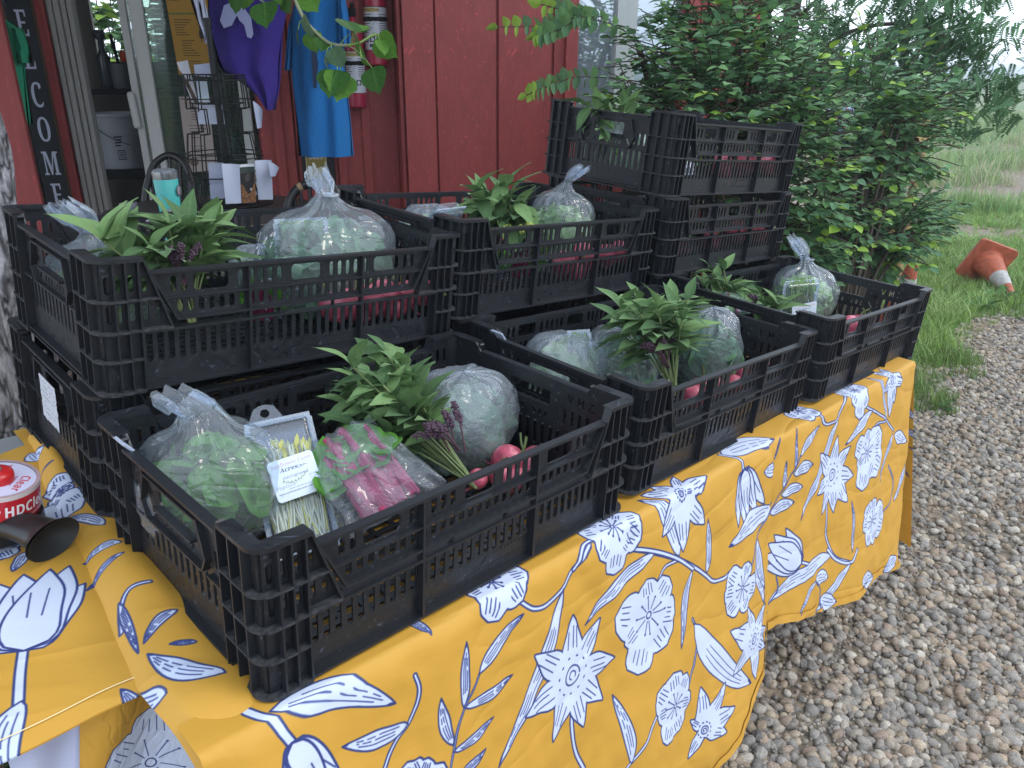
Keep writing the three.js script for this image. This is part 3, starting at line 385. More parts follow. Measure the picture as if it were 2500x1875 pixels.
  part('frame', merge([rbox((m1 - m0) * 0.45, yWin1 - yWin0, 0.05, 0.004, [m0 + (m1 - m0) * 0.23, (yWin0 + yWin1) / 2, -0.03]), rbox((m1 - m0) * 0.5, yWin1 - yWin0, 0.035, 0.004, [m1 - (m1 - m0) * 0.25, (yWin0 + yWin1) / 2, -0.045]), box(uWin1 - uWin0, 0.04, 0.05, [(uWin0 + uWin1) / 2, yWin0 + 0.02, -0.03]), box(uWin1 - uWin0, 0.04, 0.05, [(uWin0 + uWin1) / 2, yWin1 - 0.02, -0.03])]), vinyl, win);
  part('sill', rbox(uWin1 - uWin0 + 0.1, 0.035, 0.07, 0.006, [(uWin0 + uWin1) / 2, yWin0 - 0.02, 0.01]), red, win);
  // recessed porch wall
  const uDoor1 = wu(617, 300, REC), uDoor0 = wu(169, 300, REC);
  core(uDoor1 + 0.02, -0.02, -0.2, top, REC - 0.12, REC - 0.024);
  { const n = 4, u0 = uDoor1 + 0.025, w = (-0.03 - u0) / n; for (let i = 0; i < n; i++) { uvFix(board(u0 + i * w + 0.005, u0 + (i + 1) * w - 0.005, -0.2, top, REC)); } for (const q of [0.55, 2.3, 3.05]) uvFix(part('batten', rbox(0.045, top, 0.02, 0.004, [u0 + q * w, top / 2 - 0.1, REC + 0.008]), red, b)); }
  uvFix(part('door_trim', rbox(0.075, top, 0.04, 0.004, [uDoor0 - 0.045, top / 2 - 0.05, REC + 0.0]), red, b));
  core(uDoor0 - 0.16, uDoor0 - 0.09, -0.2, top, REC - 0.12, REC - 0.02);
  // sliding door
  const door = new THREE.Group(); door.name = 'sliding_door'; b.add(door);
  const jw = wu(225, 300, REC) - uDoor0; 
  for (let k = 0; k < 4; k++) part('jamb', rbox(jw / 4 - 0.004, top, 0.06 + 0.02 * (k % 2), 0.005, [uDoor0 + jw * (k + 0.5) / 4, top / 2 - 0.1, REC - 0.02 - 0.012 * k]), vinylOld, door);
  const s = (x) => wu(x, 300, REC);
  const st = (x0, x1, n) => part('stile', rbox(s(x1) - s(x0), top - 0.2, 0.045, 0.005, [(s(x0) + s(x1)) / 2, top / 2 - 0.1, n]), vinyl, door);
  st(329, 348, REC - 0.06); st(359, 391, REC - 0.02); st(592, 616, REC - 0.01);
  part('pane', box(s(594) - s(389), top - 0.3, 0.006, [(s(594) + s(389)) / 2, top / 2 - 0.1, REC - 0.03]), phy({ color: 0xc4d8cd, transmission: 0.96, roughness: 0.03, thickness: 0, ior: 1.5 }), door);
  part('pane', box(s(360) - s(347), top - 0.3, 0.006, [(s(360) + s(347)) / 2, top / 2 - 0.1, REC - 0.05]), glass, door);
  part('handle', rbox(0.035, 0.17, 0.05, 0.015, [s(330), wy(332, 270, REC), REC - 0.03], [0, 0, 0.05], 3), vinyl, door);
  part('rail', box(s(600) - s(225), 0.06, 0.08, [(s(600) + s(225)) / 2, 0.05, REC - 0.04]), vinyl, door);
  // closed blind behind the fixed pane: every slat its own piece
  for (let k = 0; k < 62; k++) part('blind_slat', box(s(590) - s(397), 0.016, 0.002, [(s(590) + s(397)) / 2, 0.35 + k * 0.022, REC - 0.12], [0.5, 0, 0]), std({ color: 0x2c5147, roughness: 0.5 }), door);
  // dim room behind the door with a window to the garden
  const r0 = uDoor0 - 0.5, r1 = uDoor1 + 0.5, back = REC - 2.3, paint = std({ color: 0x77736c, roughness: 0.9 });
  const rm = (name, w, h, d, p, m = paint) => part(name, box(w, h, d, p), m, b);
  rm('room_floor', r1 - r0, 0.05, 2.1, [(r0 + r1) / 2, 0.0, REC - 1.2]); rm('room_ceiling', r1 - r0, 0.05, 2.1, [(r0 + r1) / 2, top, REC - 1.2]);
  rm('room_wall', 0.05, top, 2.1, [r0, top / 2, REC - 1.2]); rm('room_wall', 0.05, top, 2.1, [r1, top / 2, REC - 1.2]);
  const g0 = wu(228, 60, back), g1 = wu(305, 60, back) + 0.25, gy = wy(260, 150, back);
  rm('room_wall', g0 - r0, top, 0.05, [(g0 + r0) / 2, top / 2, back]); rm('room_wall', r1 - g1, top, 0.05, [(g1 + r1) / 2, top / 2, back]); rm('room_wall', g1 - g0, gy, 0.05, [(g0 + g1) / 2, gy / 2, back]); rm('room_wall', g1 - g0, 0.3, 0.05, [(g0 + g1) / 2, top - 0.15, back]);
  // porch roof above the recess, out of the picture
  rm('porch_roof', 4.0, 0.06, 2.3, [-2.02, 2.3, REC + 1.0], red); rm('roof', uEnd + 0.4, 0.08, 3.2, [uEnd / 2, top + 0.1, -1.2], std({ color: 0x4a4c50 })); rm('roof', 4.4, 0.08, 2.4, [uDoor1 - 1.0, top + 0.1, REC - 1.3], std({ color: 0x4a4c50 }));
  onWall(b);
  // things inside the room
  const shelfY = wy(300, 216, REC - 0.8), benchY = wy(290, 408, REC - 0.75);
  const bench = thing('work_bench', 'dark bench standing inside the open doorway', 'bench');
  part('top', rbox(1.1, 0.04, 0.5, 0.004, [wu(290, 400, REC - 0.75), benchY - 0.02, REC - 0.75]), dark, bench); part('shelf', box(1.1, 0.03, 0.3, [wu(290, 220, REC - 0.85), shelfY - 0.015, REC - 0.85]), dark, bench);
  for (const q of [-0.5, 0.5]) part('upright', box(0.05, shelfY, 0.05, [wu(290, 400, REC - 0.95) + q, shelfY / 2, REC - 0.97]), dark, bench); onWall(bench);
  const bk = thing('bucket', 'white plastic bucket with wire handle inside the doorway', 'bucket');
  const bu = wu(292, 330, REC - 0.72), bh = wy(290, 275, REC - 0.72) - benchY;
  part('body', lathe([[0, 0], [0.125, 0], [0.132, 0.01], [0.148, bh * 0.93], [0.156, bh * 0.93], [0.156, bh], [0.146, bh], [0.13, 0.02], [0, 0.02]], 32).translate(bu, benchY, REC - 0.72), std({ color: 0xa6adb6, roughness: 0.5 }), bk);
  part('handle', tube([[bu - 0.1, benchY + bh * 0.8, REC - 0.6], [bu - 0.02, benchY + bh * 0.62, REC - 0.555], [bu + 0.08, benchY + bh * 0.45, REC - 0.575]], 0.003), std({ color: 0x777b80, metalness: 0.8, roughness: 0.4 }), bk);
  part('printed_label', new THREE.CylinderGeometry(0.147, 0.141, bh * 0.5, 12, 1, true, -0.1, 0.7).translate(bu, benchY + bh * 0.4, REC - 0.72), std({ map: canvasTex(128, 128, (g) => { g.fillStyle = '#a2a9b2'; g.fillRect(0, 0, 128, 128); g.fillStyle = '#33383f'; for (let k = 0; k < 4; k++) g.fillRect(24, 10 + k * 13, 50 - k * 5, 7); g.lineWidth = 4; g.strokeStyle = '#22262b'; g.strokeRect(34, 76, 46, 40); for (let k = 0; k < 4; k++) g.fillRect(42, 84 + k * 7, 30, 3); }), roughness: 0.6 }), bk); onWall(bk);
  const item = (name, label, cat, x, v, n, geo, m) => { const o = solo(name, geo, m, label, cat); o.position.set(wu(x, v, n), 0, n); return onWall(o); };
  item('spray_bottle', 'clear spray bottle on the shelf inside the doorway', 'bottle', 262, 200, REC - 0.8, lathe([[0, 0], [0.035, 0], [0.035, 0.16], [0.014, 0.2], [0.014, 0.25], [0.03, 0.26], [0.028, 0.3], [0, 0.3]], 16).translate(0, shelfY, 0), std({ color: 0x3c444c, roughness: 0.2 }));
  item('utensil_cup', 'grey cup on the shelf inside the doorway', 'cup', 297, 190, REC - 0.8, lathe([[0, 0], [0.048, 0], [0.052, 0.13], [0.049, 0.13], [0.045, 0.01], [0, 0.01]], 20).translate(0, shelfY, 0), std({ color: 0x6d747b, roughness: 0.5 }));
  item('knife_handle', 'black tool handle standing up out of the grey cup', 'tool', 281, 130, REC - 0.8, rbox(0.016, 0.16, 0.016, 0.005, [0, shelfY + 0.2, 0], [0, 0, 0.12]), dark);
  item('orange_lid', 'orange plastic cap beside the grey cup', 'cap', 307, 150, REC - 0.83, lathe([[0, 0], [0.028, 0], [0.028, 0.05], [0.022, 0.056], [0, 0.056]], 16).translate(0, shelfY + 0.14, 0), std({ color: 0xd2481d, roughness: 0.5 }));
  // posters taped inside the glass
  const poster = (label, q, draw) => { const n = REC - 0.024, P = q.map(([x, y]) => wallHit(x, y, n)); const o = solo('poster', sheet(6, 6, (a, c) => { const L = [0, 1].map(k => P[0][k] + (P[3][k] - P[0][k]) * c), Rr = [0, 1].map(k => P[1][k] + (P[2][k] - P[1][k]) * c); return [L[0] + (Rr[0] - L[0]) * a, L[1] + (Rr[1] - L[1]) * a, n + 0.004 + 0.002 * Math.sin(a * 5 + c * 4)]; }, (a, c) => [a, 1 - c]), std({ map: canvasTex(256, 512, draw), roughness: 0.7 }), label, 'poster'); return onWall(o); };
  const lines = (g, x, y, n, w, s = 13) => { for (let k = 0; k < n; k++) g.fillRect(x, y + k * s, w * (0.75 + 0.25 * Math.sin(k * 7 + y)), 4); };
  poster('mustard yellow poster with small dark text and a rooster on the glass', [[395, -60], [505, -60], [513, 182], [437, 182]], (g, w, h) => { g.fillStyle = '#a8802f'; g.fillRect(0, 0, w, h); g.fillStyle = '#3e3419'; lines(g, 20, 90, 3, 90, 16); g.fillStyle = '#56703a'; g.fillRect(0, 188, w, 8); g.fillStyle = '#3e3419'; g.beginPath(); g.arc(196, 116, 32, 0, 7); g.fill(); g.fillStyle = '#a8802f'; g.beginPath(); g.arc(196, 116, 12, 0, 7); g.fill(); g.fillStyle = '#4a3d1d'; lines(g, 30, 222, 7, 120); lines(g, 60, 330, 7, 130); lines(g, 90, 440, 6, 130); g.fillStyle = '#2a2320'; g.beginPath(); g.ellipse(212, 290, 22, 34, 0.3, 0, 7); g.fill(); g.fillRect(192, 240, 10, 40); g.beginPath(); g.arc(198, 238, 12, 0, 7); g.fill(); g.fillRect(202, 320, 5, 22); g.fillRect(220, 318, 5, 22); });
  poster('pale pink poster of small lines taped low on the glass', [[437, 236], [505, 236], [535, 420], [459, 420]], (g, w, h) => { g.fillStyle = '#a99e98'; g.fillRect(0, 0, w, h); g.fillStyle = '#3d3a3a'; lines(g, 90, 60, 6, 120, 18); lines(g, 60, 190, 5, 150, 20); lines(g, 70, 330, 6, 150, 20); g.fillStyle = '#6e5f52'; g.beginPath(); g.ellipse(60, 440, 40, 30, 0, 0, 7); g.fill(); });
}
// ---------------------------------------------------------------- porch: shirts, rack, chairs, sign
const px3 = (u, v, k) => atDepth(u, v, k);
const REC = -0.25;
// hanging cloth described by rows [v, left, right], front and back layer, softly folded
function hanging(rows, depth, bulge, seed, nu = 26, nv = 40) {
  const at = (b) => { const v = rows[0][0] + (rows[rows.length - 1][0] - rows[0][0]) * b; let i = 0; while (i < rows.length - 2 && rows[i + 1][0] < v) i++; const t = (v - rows[i][0]) / (rows[i + 1][0] - rows[i][0]); return [v, rows[i][1] + (rows[i + 1][1] - rows[i][1]) * t, rows[i][2] + (rows[i + 1][2] - rows[i][2]) * t]; };
  const side = (s) => (a, b) => { const [v, l, r] = at(b); const p = px3(l + (r - l) * a, v, depth); const f = 0.014 * Math.sin(a * 13 + seed + b * 2) * (0.3 + b) + 0.012 * noise(a * 5, b * 4, seed); p.addScaledVector(FWD, -s * bulge * Math.pow(Math.sin(Math.PI * a), 0.6) - (s > 0 ? f : -f * 0.3)); return p.toArray(); };
  return merge([sheet(nu, nv, side(1)), flip(plain(sheet(nu, nv, side(-1))))]);
}
const knit = (c) => std({ color: c, roughness: 0.95, bumpMap: rep(fabricBump, 2), bumpScale: 0.004 });
{
  const blue = thing('t_shirt', 'bright blue t-shirt hanging on the porch wall', 'shirt', 'hanging t-shirts');
  const bm = knit('#0b5f9c');
  part('body', hanging([[-60, 745, 815], [0, 722, 836], [40, 712, 838], [170, 712, 842], [200, 714, 845], [300, 724, 856], [381, 730, 862]], 3.42, 0.05, 2), bm, blue);
  part('sleeve', hanging([[5, 722, 740], [60, 706, 722], [120, 700, 716], [172, 697, 713]], 3.45, 0.03, 4, 10, 14), bm, blue);
  part('sleeve', hanging([[-10, 826, 842], [40, 826, 852], [85, 828, 858], [108, 832, 858]], 3.38, 0.035, 6, 10, 14), bm, blue);
  part('printed_feather', sheet(6, 14, (a, b) => px3(765 + a * (16 - 12 * Math.abs(b - 0.35)) - 6 + b * 6, 120 + b * 95, 3.345).toArray()), std({ color: 0x1d2b46, roughness: 0.9 }), blue);
  const purple = thing('t_shirt', 'dark purple t-shirt with a pale horse head print, draped sideways', 'shirt', 'hanging t-shirts');
  part('body', hanging([[-60, 500, 700], [0, 508, 705], [80, 516, 690], [150, 532, 684], [175, 545, 683], [200, 588, 682], [230, 625, 678], [268, 660, 668]], 3.3, 0.06, 9), knit('#2c1a72'), purple);
  const hs = new THREE.Shape([[0, 0], [0.1, 0.35], [0.3, 0.42], [0.36, 0.6], [0.5, 0.62], [0.62, 0.3], [0.8, 0.06], [0.86, -0.32], [0.8, -0.42], [0.7, -0.38], [0.62, -0.1], [0.5, 0.0], [0.44, 0.12], [0.3, -0.12], [0.1, -0.18]].map(([x, y]) => new THREE.Vector2(x, y)));
  const hg = new THREE.ShapeGeometry(hs); { const p = hg.attributes.position; for (let i = 0; i < p.count; i++) { const q = px3(537 + p.getX(i) * 95, 50 - p.getY(i) * 105, 3.222); p.setXYZ(i, q.x, q.y, q.z); } hg.computeVertexNormals(); }
  part('printed_horse_head', hg, std({ color: 0x8d93b8, roughness: 0.9 }), purple);
  const green = thing('t_shirt', 'green t-shirt hanging in front of the tall black sign', 'shirt', 'hanging t-shirts');
  const gm = knit('#2f9c74');
  part('body', hanging([[48, 6, 14], [62, 10, 36], [90, 15, 52], [150, 26, 56], [220, 42, 62], [304, 61, 70]], 3.3, 0.04, 3), gm, green);
  part('sleeve', hanging([[68, 34, 52], [110, 46, 70], [150, 52, 78], [154, 56, 78]], 3.28, 0.03, 5, 10, 14), gm, green);
  const paper = solo('paper_notice', hanging([[-30, 452, 490], [0, 465, 498], [40, 478, 506], [80, 493, 515], [107, 505, 508]], 3.18, 0.004, 3, 12, 24), std({ color: 0xb9bfd2, roughness: 0.8 }), 'curled white paper notice hanging beside the purple shirt', 'paper');
}
{
  // tall black sign with serif letters
  const n = REC + 0.1, u0 = wu(66, 260, n), u1 = wu(127, 260, n), y0 = 0.35, y1 = 1.95, H = y1 - y0;
  const t = canvasTex(160, 1600, (g, w, h) => { g.fillStyle = '#20262c'; g.fillRect(0, 0, w, h); g.fillStyle = '#b9c3d6'; g.textAlign = 'center'; g.textBaseline = 'middle'; g.font = 'bold 150px serif'; [['W', 4 - 60], ['E', 57], ['L', 138], ['C', 232], ['O', 317], ['M', 400], ['E', 478]].forEach(([c, v]) => { const y = wy(100, v, n); g.save(); g.translate(w / 2 + 4, (y1 - y) / H * h); g.scale(0.82, 1); g.fillText(c, 0, 0); g.restore(); }); });
  const s = thing('welcome_sign', 'tall black board with white serif letters leaning by the door', 'sign');
  part('board', rbox(u1 - u0, H, 0.022, 0.003, [(u0 + u1) / 2, (y0 + y1) / 2, n]), std({ color: 0x23282d, roughness: 0.8 }), s);
  part('lettering', sheet(1, 1, (a, b) => [u0 + 0.003 + (u1 - u0 - 0.006) * a, y1 - 0.003 - (H - 0.006) * b, n + 0.0122], (a, b) => [a, 1 - b]), std({ map: t, roughness: 0.8 }), s);
  part('edge_strip', box(0.006, H, 0.024, [u1 + 0.003, (y0 + y1) / 2, n - 0.001]), std({ color: 0x4c3b2a, roughness: 0.9 }), s);
  part('foot', box(u1 - u0, y0, 0.03, [(u0 + u1) / 2, y0 / 2, n]), std({ color: 0x1d2023 }), s); onWall(s);
  const p = thing('red_post', 'wide red painted porch post at the garden side of the sign', 'post');
  const m = REC + 0.5, r1 = wu(64, 300, m); part('board', rbox(0.3, 2.6, 0.03, 0.004, [r1 - 0.15, 1.3, m]), red, p); part('board', rbox(0.03, 2.6, 0.1, 0.004, [r1 - 0.28, 1.3, m - 0.067]), red, p); onWall(p);
}
{
  // fire extinguishers on the recessed wall
  const lab = canvasTex(256, 256, (g) => { g.fillStyle = '#c9ced8'; g.fillRect(0, 0, 256, 256); g.fillStyle = '#23262b'; g.fillRect(0, 0, 256, 5); g.fillStyle = '#c9b46a'; g.fillRect(0, 8, 150, 26); g.fillStyle = '#30343a'; g.font = 'bold 22px sans-serif'; g.fillText('INSTRUCTIONS', 2, 29); for (let k = 0; k < 9; k++) { g.fillRect(8, 46 + k * 13, 88 - (k % 3) * 12, 4); g.fillRect(150, 46 + k * 13, 92 - (k % 4) * 10, 4); } g.beginPath(); g.moveTo(108, 110); g.lineTo(124, 84); g.lineTo(140, 110); g.stroke(); for (let k = 0; k < 3; k++) { g.fillRect(20 + k * 54, 176, 42, 34); g.fillStyle = '#c9ced8'; g.beginPath(); g.arc(41 + k * 54, 193, 12, 0, 7); g.fill(); g.fillStyle = '#30343a'; } g.fillRect(70, 222, 60, 18); });
  const make = (x, vTop, vBot, w, label) => {
    const n = REC + 0.075, cu = wu(x, (vTop + vBot) / 2, n), y0 = wy(x, vBot, n), r = w / 2 * 3.75 / FOCAL, H = 0.33;
    const e = thing('fire_extinguisher', label, 'extinguisher', 'fire extinguishers on the porch wall'); const pink = std({ color: 0xa82a48, roughness: 0.3 });
    part('cylinder', lathe([[0, 0], [r * 0.93, 0], [r, 0.008], [r, H], [r * 0.8, H + 0.03], [r * 0.35, H + 0.05], [r * 0.3, H + 0.08], [0, H + 0.08]], 32).translate(cu, y0, n), pink, e);
    part('label', new THREE.CylinderGeometry(r + 0.0008, r + 0.0008, 0.19, 28, 1, true, -1.5, 3.0).translate(cu, y0 + 0.165, n), std({ map: lab, roughness: 0.4 }), e);
    part('strap', cyl(r + 0.003, r + 0.003, 0.018, [cu, y0 + 0.205, n], [0, 0, 0], 28, true), dark, e);
    part('valve', merge([rbox(0.035, 0.04, 0.035, 0.006, [cu, y0 + H + 0.1, n]), rbox(0.02, 0.012, 0.11, 0.004, [cu, y0 + H + 0.13, n + 0.03])]), dark, e);
    part('bracket', box(0.05, 0.3, 0.02, [cu, y0 + 0.17, n - r - 0.008]), dark, e); onWall(e);
  };
  make(918, 0, 160, 55, 'pink red extinguisher hung higher, nearest the corner trim'); make(869, 110, 263, 46, 'pink red extinguisher hung lower, behind the blue shirt');
  const f = thing('framed_certificate', 'black framed gold certificate dated 2020 below the blue shirt', 'frame'), n = REC + 0.03;
  const q = [wallHit(742, 365, n), wallHit(800, 437, n)], cx = (wu(748, 400, n) + wu(797, 400, n)) / 2, w = wu(797, 400, n) - wu(746, 400, n), h = q[0][1] - q[1][1], cy = (q[0][1] + q[1][1]) / 2;
  part('frame', rbox(w + 0.06, h + 0.06, 0.03, 0.004, [cx + 0.01, cy, n - 0.006]), std({ color: 0x101318, roughness: 0.4 }), f);
  part('certificate', sheet(1, 1, (a, b) => [cx - w / 2 + w * a, cy + h / 2 - h * b, n + 0.0105], (a, b) => [a, 1 - b]), std({ map: canvasTex(128, 192, (g) => { g.fillStyle = '#8f8248'; g.fillRect(0, 0, 128, 192); g.strokeStyle = '#b7b08c'; g.lineWidth = 5; g.strokeRect(3, 3, 122, 186); g.fillStyle = '#c9c6be'; g.font = 'bold 40px sans-serif'; g.textAlign = 'center'; g.fillText('2020', 64, 62); g.fillStyle = '#b39b4a'; g.beginPath(); for (let k = 0; k < 10; k++) { const a = k * 0.628 - 1.57, r = k % 2 ? 10 : 26; g.lineTo(92 + Math.cos(a) * r, 130 + Math.sin(a) * r); } g.fill(); g.fillStyle = '#a59a6a'; for (let k = 0; k < 4; k++) g.fillRect(40, 140 + k * 9, 44, 4); }), roughness: 0.35, metalness: 0.3 }), f); onWall(f);
}
{
  // small table with tumbler, papers, wire brochure rack
  const tb = px3(415, 508, 2.9), ty = tb.y - 0.035, wood = std({ color: 0x2a2522, roughness: 0.5 });
  const c0 = px3(520, 515, 3.1).setY(ty);
  const tbl = thing('cafe_table', 'small dark round table on the porch behind the crates', 'table');
  part('top', lathe([[0, -0.025], [0.4, -0.025], [0.41, -0.015], [0.405, 0], [0, 0]], 40).translate(c0.x, ty, c0.z), wood, tbl); part('pedestal', cyl(0.03, 0.04, ty, [c0.x, ty / 2, c0.z]), wood, tbl); part('foot', cyl(0.22, 0.25, 0.03, [c0.x, 0.015, c0.z]), wood, tbl);
  const tumbler = (p, label, k = 1) => { const t = thing('tumbler', label, 'tumbler', 'insulated tumblers'); const steel = std({ color: 0xb7bcc2, metalness: 0.9, roughness: 0.25 });
    part('body', lathe([[0, 0], [0.034 * k, 0], [0.036 * k, 0.004], [0.043 * k, 0.142], [0, 0.142]], 32), std({ color: '#48b7b2', roughness: 0.35 }), t); part('rim', lathe([[0.043 * k, 0.142], [0.0445 * k, 0.168], [0.042 * k, 0.17], [0.041 * k, 0.142]], 32), steel, t); part('lid', lathe([[0, 0.16], [0.04 * k, 0.16], [0.042 * k, 0.172], [0.036 * k, 0.176], [0, 0.172]], 32), phy({ color: 0x77808a, roughness: 0.15 }), t);
    part('round_sticker', new THREE.CircleGeometry(0.02, 24).translate(0, 0.1, 0.0435 * k).applyMatrix4(new THREE.Matrix4().makeRotationY(0.45)), std({ map: canvasTex(64, 64, (g) => { g.fillStyle = '#6f6a70'; g.fillRect(0, 0, 64, 64); g.fillStyle = '#c6c9cf'; for (let i = 0; i < 4; i++) g.fillRect(12, 14 + i * 10, 34 - i * 3, 4); }), roughness: 0.5 }), t);
    t.position.copy(p); return t; };
  const t1 = tumbler(tb.clone().setY(ty), 'teal steel rimmed tumbler on the porch table', 1.02); t1.rotation.y = 0.3;
  const t2 = tumbler(px3(437, 575, 2.35).setY(px3(437, 575, 2.35).y - 0.1), 'second teal tumbler half hidden behind the crate wall', 0.98);
  const st = solo('stool', merge([lathe([[0, -0.02], [0.15, -0.02], [0.155, 0], [0, 0]], 24).translate(t2.position.x, t2.position.y, t2.position.z), ...[0, 1, 2].map(k => rod(V(t2.position.x + 0.1 * Math.cos(k * 2.1), t2.position.y - 0.02, t2.position.z + 0.1 * Math.sin(k * 2.1)), V(t2.position.x + 0.16 * Math.cos(k * 2.1), 0, t2.position.z + 0.16 * Math.sin(k * 2.1)), 0.012))]), wood, 'plain dark stool holding a tumbler behind the crates', 'stool');
  const flat = (name, label, cat, u, v, k, geo, m, r = 0) => { const o = solo(name, geo, m, label, cat); const p = px3(u, v, k); o.position.set(p.x, ty + 0.001, p.z); o.rotation.y = r; return o; };
  flat('note_paper', 'white note paper lying beside the teal tumbler', 'paper', 375, 503, 2.88, box(0.15, 0.002, 0.1, [0, 0.002, 0]), std({ color: 0xc6cbd8 }), 0.5); flat('marker', 'yellow and black marker pen lying beside the tumbler', 'marker', 378, 499, 2.84, merge([cyl(0.007, 0.007, 0.09, [0, 0.011, 0], [0, 0, Math.PI / 2])]), std({ color: 0xd6c626, roughness: 0.4 }), 0.75); flat('glass_jar', 'small clear jar with a metal lid on the porch table', 'jar', 315, 510, 2.95, lathe([[0, 0], [0.03, 0], [0.032, 0.045], [0, 0.05]], 20), phy({ color: 0xaab2b8, roughness: 0.1, transmission: 0.6, thickness: 0 }));
  // wire rack
  const rk = thing('brochure_rack', 'black wire spinner rack with stepped pockets and centre pole', 'rack');
  const R0 = px3(548, 380, 3.15), wire = std({ color: 0x0f1113, roughness: 0.45, metalness: 0.3 }), cx = R0.x, cz = R0.z, yTop = px3(508, 100, 3.15).y, Y = (v) => px3(548, v, 3.15).y;
  part('pole', cyl(0.012, 0.012, yTop - ty + 0.06, [cx, (yTop + ty) / 2 + 0.03, cz]), wire, rk); part('foot', lathe([[0, 0], [0.17, 0], [0.17, 0.01], [0.03, 0.025], [0, 0.025]], 28).translate(cx, ty, cz), wire, rk); part('cap', cyl(0.016, 0.016, 0.03, [cx, yTop + 0.06, cz]), wire, rk);
  const az = (k) => k * Math.PI / 4 + 0.25, ringY = [Y(182), Y(240), Y(322), Y(372), Y(440)], rr = [0.12, 0.14, 0.13, 0.15, 0.17];
  for (const [v, r] of [[182, 0.115], [195, 0.12], [250, 0.105], [372, 0.15], [383, 0.155], [428, 0.165]]) { const y = Y(v), pts = []; for (let k = 0; k <= 8; k++) pts.push(V(cx + r * Math.cos(az(k)), y, cz + r * Math.sin(az(k)))); part('ring', rodFlat(pts, 0.0026), wire, rk); }
  for (let k = 0; k < 8; k++) for (const da of [-0.06, 0.06]) { const a = az(k) + da, pr = [[0.115, 182], [0.12, 262], [0.088, 263], [0.085, 322], [0.13, 323], [0.14, 372], [0.15, 440], [0.105, 446], [0.12, 505]]; part('upright_wire', rodFlat(pr.map(([r, v]) => V(cx + r * Math.cos(a), Math.max(ty + 0.01, Y(v)), cz + r * Math.sin(a))), 0.0026), wire, rk); }
  for (let k = 0; k < 8; k++) for (const v of [240, 430]) part('pocket_floor', rodFlat([V(cx, Y(v), cz), V(cx + 0.14 * Math.cos(az(k) + 0.39), Y(v), cz + 0.14 * Math.sin(az(k) + 0.39))], 0.002), wire, rk);
  const leafl = (label, q, k, m, grp) => { const P = q.map(([u, v]) => px3(u, v, k)); const o = solo('brochure', merge([0, 0.0025].map(off => sheet(6, 6, (a, b) => { const l = P[0].clone().lerp(P[3], b), r = P[1].clone().lerp(P[2], b); return l.lerp(r, a).addScaledVector(FWD, off + 0.012 * Math.sin(a * 3) * (1 - b)).toArray(); }, (a, b) => [a, 1 - b]))), m, label, 'brochure', grp); return o; };
  const wp = std({ color: 0xb4bccf, roughness: 0.7 }), lp = std({ color: 0x9aa3ba, roughness: 0.7 }), GRP = 'paper brochures in the wire rack';
  leafl('brown and white magazine leaning out of the top rack pocket', [[431, 152], [457, 146], [484, 250], [470, 252]], 3.07, std({ map: canvasTex(64, 64, (g) => { g.fillStyle = '#b5b8c0'; g.fillRect(0, 0, 64, 64); g.fillStyle = '#54463c'; g.beginPath(); g.moveTo(0, 12); g.lineTo(34, 40); g.lineTo(64, 64); g.lineTo(20, 64); g.lineTo(0, 34); g.fill(); }) }), GRP);
  leafl('small grey white leaflet behind the rack pole in the top tier', [[473, 158], [512, 154], [516, 188], [476, 185]], 3.2, lp, GRP); leafl('clear plastic sleeve with a pale flyer in top pocket', [[474, 196], [504, 194], [512, 250], [486, 250]], 3.05, phy({ color: 0xaab9c4, roughness: 0.12 }), GRP); leafl('white sheet with a gloss spot hanging under the top tier', [[480, 254], [541, 254], [549, 303], [485, 303]], 3.1, wp, GRP); leafl('pale lilac leaflet in the bottom tier behind other papers', [[508, 398], [546, 398], [550, 484], [514, 487]], 3.06, lp, GRP); leafl('bright white folded brochure beside the cow brochure', [[541, 400], [584, 402], [589, 496], [551, 498]], 3.0, wp, GRP);
  leafl('brochure with a black cow over brown grain in the rack', [[584, 402], [620, 400], [625, 494], [589, 496]], 3.01, std({ map: canvasTex(96, 192, (g, w, h) => { const R = rand(4); g.fillStyle = '#c9cdd4'; g.fillRect(0, 0, w, 14); g.fillStyle = '#263a35'; g.fillRect(0, 14, w, 26); g.fillStyle = '#5d4028'; g.fillRect(0, 40, w, h); for (let k = 0; k < 700; k++) { g.fillStyle = ['#8a5c30', '#3a2416', '#a9743e'][k % 3]; g.fillRect(R() * w, 100 + R() * 92, 4, 3); } g.fillStyle = '#121214'; g.beginPath(); g.moveTo(0, 44); g.lineTo(96, 40); g.lineTo(88, 96); g.lineTo(60, 146); g.lineTo(44, 148); g.lineTo(18, 104); g.lineTo(0, 96); g.fill(); g.fillStyle = '#3d3a3a'; g.beginPath(); g.ellipse(48, 66, 16, 24, 0.5, 0, 7); g.fill(); g.fillStyle = '#b9b9bd'; g.beginPath(); g.arc(66, 126, 6, 0, 7); g.fill(); }) }), GRP);
  leafl('white card standing in the outer bottom pocket by the red wall', [[622, 392], [662, 391], [666, 487], [631, 488]], 3.08, wp, GRP); leafl('white brochure with its corner folded out of the rack', [[655, 393], [681, 410], [672, 430], [660, 432]], 3.06, lp, GRP); leafl('white slips of paper behind the lowest tip of the purple shirt', [[617, 246], [641, 268], [638, 312], [628, 314]], 3.12, lp, GRP);
